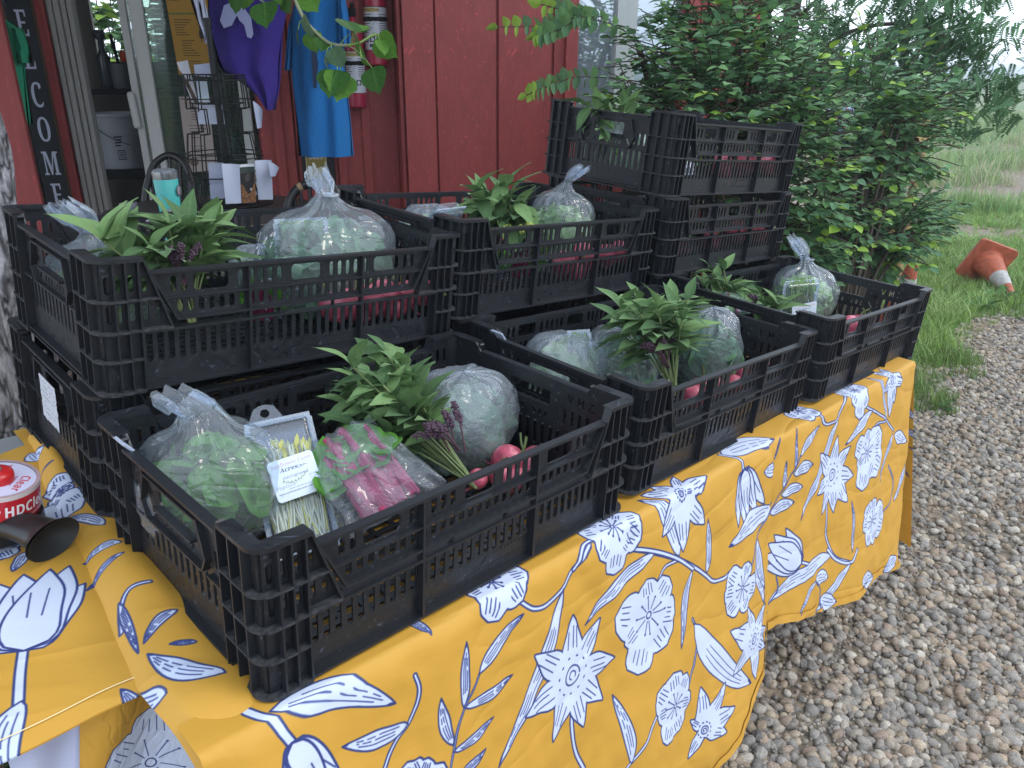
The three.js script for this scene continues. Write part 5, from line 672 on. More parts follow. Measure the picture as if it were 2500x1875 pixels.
{
  // fallen traffic cone
  const rubber = std({ map: noiseTex(128, 128, (u, v) => { const k = 1 + 0.35 * tile(u, v, 14, 4, 6); return [0.66 * k, 0.34 * k, 0.23 * k]; }, true), roughness: 0.6 }), white = std({ map: noiseTex(128, 128, (u, v) => { const k = 0.66 + 0.25 * tile(u, v, 16, 4, 2); return [k, k, k * 0.97]; }, true), roughness: 0.5 });
  const cone = (label) => { const c = thing('traffic_cone', label, 'cone', 'orange traffic cones'); const bs = new THREE.Shape(); const q = 0.17, r = 0.035; bs.moveTo(-q + r, -q); bs.lineTo(q - r, -q); bs.absarc(q - r, -q + r, r, -Math.PI / 2, 0); bs.lineTo(q, q - r); bs.absarc(q - r, q - r, r, 0, Math.PI / 2); bs.lineTo(-q + r, q); bs.absarc(-q + r, q - r, r, Math.PI / 2, Math.PI); bs.lineTo(-q, -q + r); bs.absarc(-q + r, -q + r, r, Math.PI, Math.PI * 1.5);
    const rAt = (y) => 0.115 - 0.092 * y / 0.5; part('base', new THREE.ExtrudeGeometry(bs, { depth: 0.022, bevelEnabled: true, bevelSize: 0.005, bevelThickness: 0.005, bevelSegments: 2, curveSegments: 5 }).rotateX(-Math.PI / 2), rubber, c); part('body', lathe([[0.125, 0.022], [rAt(0.03), 0.045], [rAt(0.25), 0.25], [rAt(0.255), 0.255]], 36), rubber, c); part('collar', lathe([[rAt(0.25) + 0.0015, 0.25], [rAt(0.40) + 0.0015, 0.40]], 36), white, c); part('tip', lathe([[rAt(0.395), 0.395], [rAt(0.49), 0.49], [rAt(0.5) * 0.7, 0.5], [0.012, 0.5], [0.012, 0.45]], 30), rubber, c); return c; };
  const c1 = cone('faded orange traffic cone with white collar, fallen over by the gravel'); const T = onGround(2474, 738), B0 = atDepth(2420, 655, T.clone().sub(camera.position).dot(ray(1250, 937.5)) + 0.30);
  T.y += 0.035; const axis = T.clone().sub(B0).normalize(); B0.copy(T).addScaledVector(axis, -0.5); B0.y = Math.max(B0.y, ground(B0.x, B0.z) + 0.15); axis.copy(T).sub(B0).normalize();
  const qz = new THREE.Quaternion().setFromUnitVectors(V(0, 1, 0), axis); c1.quaternion.copy(qz.multiply(new THREE.Quaternion().setFromAxisAngle(V(0, 1, 0), 0.35))); c1.position.copy(B0); c1.scale.setScalar(0.92);
  const c2 = cone('second orange cone mostly buried in the shrub'); const p2 = atDepth(2205, 640, 4.4); c2.position.copy(p2).setY(ground(p2.x, p2.z)); c2.rotation.set(0.1, 0.4, 0.12);
  // chalkboard easel half hidden in the shrub
  const e = thing('chalkboard_easel', 'chalkboard easel with pale wooden rails half hidden in the shrub', 'sign'), Q = [[2068, 395, 3.85], [2208, 405, 3.85], [2108, 655, 3.62], [1962, 655, 3.62]].map(a => atDepth(...a));
  const bil = (a, b) => Q[0].clone().lerp(Q[1], a).lerp(Q[3].clone().lerp(Q[2], a), b), pine = std({ color: 0x9c8458, roughness: 0.8 });
  part('board', merge([0, 0.012].map(o => sheet(4, 4, (a, b) => bil(a, b).addScaledVector(FWD, o).toArray(), (a, b) => [a, 1 - b]))), std({ map: canvasTex(256, 512, (g) => { g.fillStyle = '#454d5c'; g.fillRect(0, 0, 256, 512); g.strokeStyle = '#c3c8d2'; g.lineWidth = 4; g.font = '64px serif'; g.fillStyle = '#c3c8d2'; g.fillText('A/', 24, 260); g.fillText('Th', 60, 400); g.fillText('2.', 150, 300); g.beginPath(); g.moveTo(190, 100); g.lineTo(210, 170); g.lineTo(225, 90); g.moveTo(30, 450); g.quadraticCurveTo(90, 380, 70, 470); g.stroke(); }), roughness: 0.9 }), e);
  for (const a of [0, 1]) part('rail', rod(bil(a, -0.06).addScaledVector(FWD, -0.012), bil(a, 1.12).addScaledVector(FWD, -0.012), 0.014, 4), pine, e); part('rail', rod(bil(0, 0).addScaledVector(FWD, -0.014), bil(1, 0).addScaledVector(FWD, -0.014), 0.01, 4), pine, e); part('rail', rod(bil(0, 1).addScaledVector(FWD, -0.014), bil(1, 1).addScaledVector(FWD, -0.014), 0.01, 4), pine, e);
  for (const a of [0.05, 0.95]) { const t = bil(a, 0.05), b = bil(a, 1).addScaledVector(FWD, 0.55); part('rear_leg', rod(t, b.setY(ground(b.x, b.z)), 0.012, 4), pine, e); const f = bil(a, 1.1); part('front_leg', rod(f, f.clone().setY(ground(f.x, f.z)), 0.014, 4), pine, e); }
  const bn = thing('wooden_bench', 'pale wooden bench rail showing through the shrub', 'bench'); const L = atDepth(2080, 330, 4.7), Rr = atDepth(2262, 300, 4.5);
  part('back_rail', rod(L, Rr, 0.03, 4), pine, bn); part('arm', tube([Rr, atDepth(2262, 330, 4.45), atDepth(2235, 345, 4.4)], 0.025, 10, 6), pine, bn); for (const p of [L, Rr]) part('leg', rod(p, p.clone().setY(ground(p.x, p.z)), 0.028, 4), pine, bn); part('seat', rod(L.clone().setY(0.45), Rr.clone().setY(0.45), 0.06, 4), pine, bn);
  const cl = solo('patterned_cloth', sheet(12, 10, (a, b) => { const o = atDepth(2028, 256, 4.62); return o.addScaledVector(WU, a * 0.19).add(V(0, -0.2 * b * b - 0.02 * b, 0)).addScaledVector(FWD, 0.10 - 0.16 * b + 0.02 * Math.sin(a * 8)).toArray(); }, (a, b) => [b * 1.4 + 0.1, a * 1.2]), std({ map: canvasTex(64, 64, (g) => { const Q2 = rand(3); g.fillStyle = '#2e3a5e'; g.fillRect(0, 0, 64, 64); for (let k = 0; k < 60; k++) { g.fillStyle = ['#b4506a', '#c4c6d8', '#5b6aa5'][k % 3]; g.beginPath(); g.arc(Q2() * 64, Q2() * 64, 3, 0, 7); g.fill(); } }) }), 'blue and pink patterned cloth on the bench behind the shrub', 'cloth');
}
// ---------------------------------------------------------------- produce in the crates (table axes)
const crinkle = noiseTex(512, 512, (u, v) => { const r1 = Math.pow(1 - Math.min(1, Math.abs(tile(u, v, 4, 2, 11)) * 3.6), 5), r2 = Math.pow(1 - Math.min(1, Math.abs(tile(u, v, 7, 2, 5)) * 4), 6); return 0.25 + 0.4 * r1 + 0.25 * r2 + 0.3 * tile(u, v, 3, 2, 1); });
const film = phy({ color: 0xe2ebf6, transmission: 0.8, roughness: 0.17, thickness: 0, ior: 1.5, bumpMap: crinkle, bumpScale: 0.0016 });
const filmClear = phy({ color: 0xe9f1fa, transmission: 0.89, roughness: 0.1, thickness: 0, ior: 1.5, bumpMap: rep(crinkle, 0.8), bumpScale: 0.0025 });
const filmKnot = phy({ color: 0xeaf1fb, transmission: 0.5, roughness: 0.25, thickness: 0, ior: 1.5, bumpMap: crinkle, bumpScale: 0.01 });
const pet = phy({ color: 0xf4f8ff, transmission: 0.97, roughness: 0.04, thickness: 0, ior: 1.55 });
const spinachM = leafMat([0.31, 0.53, 0.19], [0.42, 0.64, 0.26], 0.5, 11), kaleM = leafMat([0.36, 0.51, 0.37], [0.46, 0.62, 0.45], 0.5, 12), romaineM = leafMat([0.56, 0.68, 0.43], [0.68, 0.78, 0.54], 0.5, 13), basilMs = [leafMat([0.39, 0.51, 0.33], [0.46, 0.58, 0.38], 0.6, 14), leafMat([0.45, 0.57, 0.37], [0.52, 0.64, 0.42], 0.6, 15), leafMat([0.31, 0.42, 0.28], [0.37, 0.49, 0.32], 0.6, 16)];
const chardM = std({ map: noiseTex(128, 128, (u, v) => { const k = 1 + 0.35 * tile(u, v, 9, 4, 3); return [0.64 * k, 0.15 * k, 0.33 * k]; }, true), roughness: 0.4 });
const pinkM = std({ map: noiseTex(128, 128, (u, v) => { const k = 1 + 0.3 * tile(u, v, 10, 4, 3), w = Math.max(0, tile(u, v, 5, 3, 9)); return [0.70 * k + w * 0.4, 0.30 * k + w * 0.5, 0.38 * k + w * 0.45]; }, true), roughness: 0.35 }), stemM = std({ color: 0x6f7f4e, roughness: 0.6 }), purpleM = std({ map: noiseTex(64, 64, (u, v) => { const k = tile(u, v, 12, 3, 2); return k > 0.2 ? [0.60, 0.5, 0.68] : [0.29 + 0.2 * k, 0.20 + 0.1 * k, 0.25 + 0.2 * k]; }, true), roughness: 0.8 }), whiteStem = std({ color: 0xd8dcc0, roughness: 0.4 }), yellowStem = std({ color: 0xc9c244, roughness: 0.45 });
const LEAF = { basil: leafGeo(1, lance(0.21), 10, 0.28, 0.42, 0.015), spinach: leafGeo(1, ovate(0.36), 6, 0.25, 0.3, 0.03), kale: leafGeo(1, ovate(0.34), 10, 0.35, 0.25, 0.09), romaine: leafGeo(1, ovate(0.28), 6, 0.3, 0.15, 0.03) };
const at = (u, v, y) => tableY(u, v, y);
// leaves packed in an ellipsoid, joined into one part
function greens(kind, n, r, seed, len) { const R = rand(seed), l = []; for (let i = 0; i < n; i++) { const d = rdir(R), q = 0.72 + 0.3 * R(), p = V(d.x * r[0] * q, r[1] + d.y * r[1] * q, d.z * r[2] * q), t = rdir(R).addScaledVector(d, -0.4).normalize(), s0 = len * (0.7 + 0.6 * R()); let s = s0; const rad = (w) => Math.hypot(w.x / r[0], (w.y - r[1]) / r[1], w.z / r[2]); for (let k = 0; k < 4 && Math.max(rad(p.clone().addScaledVector(t, s * 0.5)), rad(p.clone().addScaledVector(t, -s * 0.5))) > 1.06; k++) { s *= 0.82; p.x *= 0.97; p.z *= 0.97; } p.addScaledVector(t, -s * 0.5); l.push(LEAF[kind].clone().applyMatrix4(basis(t, d).setPosition(p).multiply(new THREE.Matrix4().makeScale(s, s, s)))); } return merge(l); }
// plastic bag: profile from floor to tied neck, lumpy, pleated towards the knot
function bagSkin(r, seed, o = {}) {
  const { neck = 0.1, knot = 1, pleat = 1, flare = 1 } = o, H = r[1] * 2;
  const prof = (t) => { if (t < 0.8) { const s = t / 0.8, a = -1.35 + s * 2.55; return [Math.pow(Math.cos(a), 0.62), (Math.sin(a) + 0.976) / 1.91 * 0.97]; } const s = (t - 0.8) / 0.2; if (!knot) return [0.52 * (1 - s), 0.97 + 0.03 * s]; return s < 0.45 ? [0.53 + (neck - 0.53) * Math.pow(s / 0.45, 0.5), 0.97 + 0.16 * s / 0.45] : [neck + 0.10 * flare * Math.sin(Math.PI * 0.8 * (s - 0.45) / 0.55), 1.13 + 0.26 * flare * (s - 0.45) / 0.55]; };
  return sheet(88, 60, (a, b) => {
    const [pr, ph] = prof(b), th = a * 6.28318, c = Math.cos(th), s = Math.sin(th), up = Math.max(0, (b - 0.42) / 0.58), tip = Math.max(0, (b - 0.78) / 0.22);
    const rid = (f, z) => 1 - Math.min(1, Math.abs(noise(c * f + z, ph * f + seed, s * f)) * 3.2);
    let k = 1 + 0.15 * noise(c * 1.6 + seed, ph * 2, s * 1.6) + 0.035 * rid(1.7, 4) * (1 - tip) + 0.016 * rid(3.6, 9) - 0.03 + 0.02 * noise(c * 13 + seed, ph * 13, s * 13);
    k *= 1 + pleat * 0.10 * up * Math.sin(th * 9 + 4 * noise(c * 2, ph * 3, s * 2 + seed)) + pleat * 0.04 * up * Math.sin(th * 23 + seed) + tip * (0.4 * noise(c * 2 + seed, ph * 5, s * 2) + 0.22 * Math.sin(th * 5 + seed + ph * 9));
    const rag = b > 0.93 && knot ? 0.11 * noise(c * 2.5 + seed, s * 2.5, 3) : 0, bend = tip * tip * (knot ? 0.05 : 0);
    return [c * r[0] * pr * k + up * up * (o.lean?.[0] ?? 0) + bend * Math.sin(seed), Math.max(0.001, H * (ph + rag) + 0.02 * H * noise(c * 3, s * 3, seed) * (b > 0.1 ? 1 : 0)), s * r[2] * pr * k + up * up * (o.lean?.[1] ?? 0) + bend * Math.cos(seed)];
  }, (a, b) => [a * 2, b * 1.6]);
}
const BAGG = 'clear bags of produce in the crates';
function bag(p, r, seed, kind, label, o = {}) { within(p, Math.min(r[0], r[2]) * (o.snug ?? 1.08));
  const g = thing('produce_bag', label, 'bag', BAGG);
  part('film', bagSkin(r, seed, o), o.clear ? filmClear : film, g);
  const gr = part('greens', greens(kind, Math.round((o.n ?? 60) * 2.2), [r[0] * 0.93, r[1] * 0.86, r[2] * 0.93], seed + 1, (o.len ?? 0.07) * 1.1), kind === 'spinach' ? spinachM : kind === 'kale' ? kaleM : romaineM, g);
  if (o.tie) { const H = r[1] * 2; part('knot', new THREE.TorusGeometry(r[0] * 0.1, r[0] * 0.022, 6, 14).rotateX(Math.PI / 2).translate(o.lean?.[0] ?? 0, H * 1.12, o.lean?.[1] ?? 0), filmKnot, g); }
  g.position.copy(p); g.rotation.set(o.rx ?? 0, o.ry ?? 0, o.rz ?? 0); onTable(g); return g;
}
// basil: stems from a tied foot, paired leaves up each stem, some purple flower spikes
function basil(foot, top, spread, seed, label, o = {}) {
  const g = thing('basil_bunch', label, 'herbs', 'bunches of fresh basil'), R = rand(seed), ax = top.clone().sub(foot), L = ax.length(); ax.normalize();
  const sx = ax.clone().cross(V(0, 1, 0)).normalize(), sy = sx.clone().cross(ax).normalize(), n = o.stems ?? 9;
  for (let i = 0; i < n; i++) {
    const a = i / n * 6.28 + R(), f = spread * (0.35 + 0.75 * R()), end = foot.clone().addScaledVector(ax, L * (0.8 + 0.3 * R())).addScaledVector(sx, Math.cos(a) * f).addScaledVector(sy, Math.sin(a) * f * 0.75), c = new THREE.CatmullRomCurve3([foot.clone().addScaledVector(sx, (R() - 0.5) * 0.012), foot.clone().lerp(end, 0.45).addScaledVector(ax, L * 0.08), end]);
    part('stem', tube(c.points, 0.0018, 10, 5), stemM, g);
    const m = o.per ?? 5; for (let k = 1; k <= m; k++) { const t = 0.38 + 0.62 * k / m, p = c.getPoint(t), tn = c.getTangent(t); for (const s of k === m ? [0, 1, -1] : [-1, 1]) { const sd = tn.clone().cross(rdir(R)).normalize(), ld = tn.clone().multiplyScalar(s ? 0.55 : 1).addScaledVector(sd, s * 0.9).add(V(0, 0.12, 0)).normalize(), sz = (o.leaf ?? 0.062) * (0.65 + 0.55 * R()) * (k === m ? 0.85 : 1); putMesh('leaf', LEAF.basil, basilMs[Math.floor(R() * 3)], g, placeM(p, ld, sz, (R() - 0.5) * 0.8)); } }
  }
  for (let i = 0; i < (o.spikes ?? 0); i++) { const q = o.spikeAt ? o.spikeAt.clone() : top.clone(); const p0 = foot.clone().lerp(q, 0.45).add(V((R() - 0.5) * 0.02, 0.01, (R() - 0.5) * 0.02)), p1 = q.addScaledVector(sx, (R() - 0.5) * 0.09).addScaledVector(sy, (R() - 0.3) * 0.05), c = new THREE.CatmullRomCurve3([p0, p0.clone().lerp(p1, 0.5).add(V(0, 0.012, 0)), p1]); part('flower_stalk', tube(c.points, 0.0016, 10, 5), std({ color: o.pale ? 0x8fa05a : 0x5b4148 }), g); const bl = []; for (let k = 0; k < 16; k++) { const t = 0.45 + 0.55 * k / 16, cp = c.getPoint(t); for (let j = 0; j < 4; j++) { const d = rdir(R).multiplyScalar(0.003 + 0.0025 * R()); bl.push(new THREE.IcosahedronGeometry(0.0017 + 0.0016 * R() * (1.2 - t), 0).translate(cp.x + d.x, cp.y + d.y, cp.z + d.z)); } } part('flower_spike', merge(bl), o.pale ? std({ color: 0xa3b04e }) : purpleM, g); }
  if (o.tie) part('twine', new THREE.TorusGeometry(0.012, 0.002, 6, 14).applyMatrix4(basis(sx, ax).setPosition(foot.clone().addScaledVector(ax, L * 0.14))), std({ color: 0xb39d74 }), g);
  return onTable(g);
}
const bulb = (() => { const g = lathe([[0, -1], [0.06, -0.97], [0.5, -0.82], [0.86, -0.42], [1, 0.02], [0.93, 0.42], [0.68, 0.74], [0.3, 0.92], [0, 0.96]], 24); return g; })();
let radishNo = 0; const radishWords = ['pink radish'];
const BOXES = { A: [0.287, -0.1865], B: [0.904, -0.205], C: [1.519, -0.197], D: [0.307, -0.607], E: [0.901, -0.613], F: [1.52, -0.607] };
const within = (p, m) => { let best = null; for (const [cx, cz] of Object.values(BOXES)) { const d = Math.abs(p.x - cx) + Math.abs(p.z - cz); if (!best || d < best[0]) best = [d, cx, cz]; } const [, cx, cz] = best; p.x = Math.max(cx - 0.283 + m, Math.min(cx + 0.283 - m, p.x)); p.z = Math.max(cz - 0.183 + m, Math.min(cz + 0.183 - m, p.z)); return p; };
function radish(p, s, seed, label) { within(p, s + 0.002); const R = rand(seed), g = thing('radish', label, 'radish', 'pink radishes in the crates'); const sk = part('bulb', bulb, pinkM, g); sk.scale.set(s * (0.9 + 0.2 * R()), s * (0.95 + 0.25 * R()), s * (0.9 + 0.2 * R())); part('root', tube([[0, -s * 0.95, 0], [0.004, -s * 1.3, 0.002], [0.012, -s * 1.6, 0.006]], 0.0013, 6, 5), pinkM, g); part('leaf_stalk', tube([[0, s * 0.9, 0], [0.006, s * 1.4, 0.004], [0.02, s * 1.9, 0.012]], 0.0022, 6, 5), stemM, g); g.position.copy(p); g.rotation.set((R() - 0.5) * 2.4, R() * 6, 1.2 * (R() - 0.3)); return onTable(g); }
// sticker
const sticker = canvasTex(512, 512, (g) => {
  g.fillStyle = '#dfe9f2'; g.fillRect(0, 0, 512, 512); g.textAlign = 'center'; g.fillStyle = '#bb8391'; g.font = '58px serif'; g.fillText('Sunflower Farm', 256, 92); g.strokeStyle = '#bb8391'; g.lineWidth = 2; g.beginPath(); g.moveTo(70, 106); g.lineTo(440, 106); g.stroke();
  g.fillStyle = '#2f3f63'; g.font = 'italic bold 70px serif'; g.fillText('Acres', 210, 164); g.strokeStyle = '#2f3f63'; g.lineWidth = 5; g.beginPath(); g.moveTo(300, 156); g.quadraticCurveTo(340, 176, 380, 152); g.quadraticCurveTo(400, 142, 420, 150); g.stroke(); g.beginPath(); g.arc(352, 142, 9, 0, 7); g.fill(); for (const x of [318, 334, 384]) { g.beginPath(); g.arc(x, 140, 5, 0, 7); g.fill(); }
  g.fillStyle = '#4d587a'; g.font = 'italic 48px serif'; g.fillText('microgreens', 262, 252); g.strokeStyle = '#6d7f62'; g.lineWidth = 4; g.beginPath(); g.moveTo(110, 268); g.quadraticCurveTo(250, 372, 400, 226); g.stroke(); for (let k = 0; k < 26; k++) { const t = k / 25, x = (1 - t) ** 2 * 110 + 2 * t * (1 - t) * 250 + t * t * 400, y = (1 - t) ** 2 * 268 + 2 * t * (1 - t) * 372 + t * t * 226; g.save(); g.translate(x, y); g.rotate(k * 2.2); g.fillStyle = k % 2 ? '#9db07c' : '#7f9488'; g.beginPath(); g.ellipse(14, 0, 14, 4, 0, 0, 7); g.fill(); g.restore(); }
  g.fillStyle = '#57617e'; g.font = '23px sans-serif'; g.fillText('grown with love by us', 270, 388); g.font = 'bold 27px sans-serif'; g.fillText('www.sunflowerfarminfo.com/acres', 262, 428); g.textAlign = 'left'; g.font = 'italic 54px serif'; g.fillStyle = '#8d98ad'; g.fillText('Popcorn', 20, 358); g.font = '20px sans-serif'; g.fillText('best before', 396, 330); g.font = 'italic 40px serif'; g.fillText('6/12', 400, 300); g.font = '20px sans-serif'; g.fillText('2 oz', 40, 450);
});
const stickerM = std({ map: sticker, roughness: 0.45 });
// clamshell: P0 top left, P1 top right, P2 bottom right, P3 bottom left of its front face; thick = depth
function clamshell(P, thick, seed, label, o = {}) {
  const g = thing('clamshell_box', label, 'clamshell', 'clear clamshells of microgreens'), R = rand(seed);
  const ex = P[1].clone().sub(P[0]).add(P[2]).sub(P[3]).multiplyScalar(0.5), ey0 = P[0].clone().sub(P[3]).add(P[1]).sub(P[2]).multiplyScalar(0.5), w = ex.length(); ex.normalize(); const ey = ey0.clone().addScaledVector(ex, -ey0.dot(ex)), h = ey.length(); ey.normalize(); const ez = ex.clone().cross(ey), c = P[0].clone().add(P[1]).add(P[2]).add(P[3]).multiplyScalar(0.25);
  part('lid', new RoundedBoxGeometry(w, h, thick * 0.42, 3, 0.012).translate(0, 0, -thick * 0.2), pet, g); part('tray', new RoundedBoxGeometry(w * 0.95, h * 0.95, thick * 0.58, 3, 0.012).translate(0, 0, -thick * 0.72), pet, g);
  part('rim', merge([[0, h / 2 + 0.003, w + 0.008, 0.008], [0, -h / 2 - 0.003, w + 0.008, 0.008], [w / 2 + 0.002, 0, 0.008, h], [-w / 2 - 0.002, 0, 0.008, h]].map(([x, y, a, b]) => rbox(a, b, 0.003, 0.001, [x, y, -thick * 0.42]))), phy({ color: 0xeaf2fa, transmission: 0.75, roughness: 0.08, thickness: 0, ior: 1.55 }), g);
  if (o.tab) { const s = new THREE.Shape(); s.moveTo(-0.024, 0); s.lineTo(-0.014, 0.02); s.quadraticCurveTo(0, 0.028, 0.014, 0.02); s.lineTo(0.024, 0); s.closePath(); s.holes = [new THREE.Path().absarc(0, 0.012, 0.006, 0, 6.283)]; part('hang_tab', new THREE.ExtrudeGeometry(s, { depth: 0.0012, bevelEnabled: false }).translate(-w * 0.18, h / 2 + 0.004, -thick * 0.42), pet, g); }
  const a = [], b = []; for (let i = 0; i < (o.n ?? 120); i++) { const x0 = (R() - 0.5) * w * 0.86, y0 = -h * 0.44 + R() * h * 0.05, x1 = x0 * 0.8 + (R() - 0.5) * w * 0.3, y1 = (o.fill ?? 0.3) * h + (R() - 0.6) * h * 0.25, z = -thick * (0.12 + 0.8 * R()), cl = (v, m) => Math.max(-m, Math.min(m, v)); const t = tube([[x0, y0, z], [cl((x0 + x1) / 2 + (R() - 0.5) * 0.03, w * 0.45), (y0 + y1) / 2, z + 0.004 * (R() - 0.5)], [cl(x1, w * 0.45), cl(y1, h * 0.46), z]], o.rad ?? 0.0014, 7, 4); (i % 3 ? a : b).push(t); if (o.leafy || i % 3 === 0) { const lf = leafGeo(o.leafLen ?? 0.02, lance(o.leafy ? 0.3 : 0.16), 4, 0.2, 0.2).applyMatrix4(basis(V((R() - 0.5) * 1.2, 1, (R() - 0.5) * 0.3), V(0, 0, 1)).setPosition(V(cl(x1, w * 0.42), cl(y1, h * 0.42), z))); b.push(lf); } }
  part('stems', merge(a), o.m1 ?? whiteStem, g); part('shoots', merge(b), o.m2 ?? yellowStem, g);
  if (o.label !== false) { const lw = o.lw ?? w * 0.72, lh = lw * (o.lr ?? 0.9), s = new THREE.Shape(), r = 0.006; s.moveTo(-lw / 2 + r, -lh / 2); s.lineTo(lw / 2 - r, -lh / 2); s.quadraticCurveTo(lw / 2, -lh / 2, lw / 2, -lh / 2 + r); s.lineTo(lw / 2, lh / 2 - r); s.quadraticCurveTo(lw / 2, lh / 2, lw / 2 - r, lh / 2); s.lineTo(-lw / 2 + r, lh / 2); s.quadraticCurveTo(-lw / 2, lh / 2, -lw / 2, lh / 2 - r); s.lineTo(-lw / 2, -lh / 2 + r); s.quadraticCurveTo(-lw / 2, -lh / 2, -lw / 2 + r, -lh / 2); const sg = new THREE.ShapeGeometry(s), p = sg.attributes.position, uv = sg.attributes.uv; for (let i = 0; i < p.count; i++) uv.setXY(i, p.getX(i) / lw + 0.5, p.getY(i) / lh + 0.5); part('sticker', sg.rotateZ(o.lrot ?? 0).translate(o.lx ?? w * 0.06, o.ly ?? -h * 0.05, 0.0135), stickerM, g); }
  g.applyMatrix4(new THREE.Matrix4().makeBasis(ex, ey, ez).setPosition(c)); return onTable(g);
}
// flat pillow bag between four corners
function pillow(P, thick, seed, label, o = {}) {
  const g = thing('produce_bag', label, 'bag', BAGG), R = rand(seed), bil = (a, b) => P[0].clone().lerp(P[1], a).lerp(P[3].clone().lerp(P[2], a), b), N = P[1].clone().sub(P[0]).cross(P[3].clone().sub(P[0])).normalize(); if (N.y < 0) N.negate();
  const th = (a, b) => thick * Math.pow(Math.sin(Math.PI * Math.min(1, a)), 0.5) * Math.pow(Math.sin(Math.PI * Math.min(1, b)), 0.5);
  const lay = (s) => (a, b) => bil(a, b).addScaledVector(N, s * th(a, b) * (1 + 0.5 * noise(a * 5 + seed, b * 5)) + 0.006 * noise(a * 9, b * 3, seed) + 0.004 * Math.sin(a * 26 + 4 * noise(a * 2, b * 3, seed))).toArray();
  part('film', merge([sheet(44, 44, lay(1), (a, b) => [a * 1.1, b * 1.1]), flip(plain(sheet(30, 30, lay(-0.5), (a, b) => [a, b])))]), filmClear, g);
  const st = []; for (let i = 0; i < (o.stems ?? 14); i++) { const a0 = 0.12 + 0.76 * R(), a1 = 0.5 + (a0 - 0.5) * 0.55 + (R() - 0.5) * 0.2, q0 = bil(a1, 0.95).addScaledVector(N, thick * (-0.1 + 0.3 * R())), q1 = bil(a0, 0.04 + 0.25 * R()).addScaledVector(N, thick * (-0.1 + 0.3 * R())); st.push(tube([q0, q0.clone().lerp(q1, 0.5).addScaledVector(N, 0.006 * R()), q1], 0.0035 + 0.0035 * R(), 10, 7)); }
  part('stems', merge(st), o.stemM ?? chardM, g);
  const lv = []; for (let i = 0; i < (o.leaves ?? 22); i++) { const a = 0.08 + 0.84 * R(), b = 0.16 + 0.3 * R(), p = bil(a, b).addScaledVector(N, thick * (0.02 + 0.28 * R())), d = P[0].clone().sub(P[3]).normalize().add(rdir(R).multiplyScalar(0.6)).normalize(), s = 0.045 + 0.025 * R(); p.addScaledVector(d, -s * 0.5); lv.push(LEAF.spinach.clone().applyMatrix4(basis(d, N).setPosition(p).multiply(new THREE.Matrix4().makeScale(s, s, s)))); }
  part('greens', merge(lv), o.leafM ?? spinachM, g);
  return onTable(g);
}
const fl = 0.014, L1 = 0.195, L2 = 0.376;
{ // crate A
  bag(at(480, 1165, 0.08).setY(fl), [0.1, 0.08, 0.088], 3, 'spinach', 'tied bag of spinach next to the popcorn shoots', { snug: 0.86, n: 70, len: 0.08, clear: 1, knot: 1, neck: 0.24, flare: 0.3, lean: [0.0, 0.0], tie: 0, ry: 0.5 });
  clamshell([at(572, 1056, 0.155), at(712, 1008, 0.165), at(862, 1318, 0.035), at(702, 1336, 0.025)], 0.038, 7, 'clear clamshell of yellow popcorn shoots with white sticker', { tab: 1, n: 190, fill: 0.2, lrot: 0.10, lx: 0.006, ly: 0.004, lw: 0.06, lr: 0.92 });
  pillow([at(745, 1088, 0.125), at(900, 1015, 0.16), at(1092, 1178, 0.11), at(840, 1330, 0.05)], 0.03, 9, 'flat clear bag of pink stemmed chard', { stems: 22, leaves: 34 });
  basil(at(1165, 1190, 0.055), at(905, 925, 0.19), 0.08, 11, 'basil bunch with purple flower spikes beside the bagged chard', { stems: 15, per: 7, spikes: 6, spikeAt: at(1050, 1030, 0.16), leaf: 0.06 });
  bag(at(1150, 1060, 0.06).setY(fl), [0.096, 0.08, 0.084], 15, 'kale', 'cloudy rounded bag of kale beside the radishes', { n: 70, len: 0.07, knot: 0, pleat: 0.5 });
  [[1238, 1125, 0.062, 0.025], [1222, 1160, 0.045, 0.019], [1285, 1140, 0.04, 0.022], [1320, 1115, 0.04, 0.022], [1165, 1170, 0.06, 0.016], [1250, 1165, 0.04, 0.022]].forEach(([u, v, y, s], i) => radish(at(u, v, y), s, 40 + i, ['largest pink radish resting on the front crate wall', 'pink radish tucked under the largest radish', 'pink radish behind the crate slots beside the largest one', 'pink radish at the end wall of the corner crate', 'small pink radish under the basil stems', 'pink radish low behind the front slots'][i]));
}
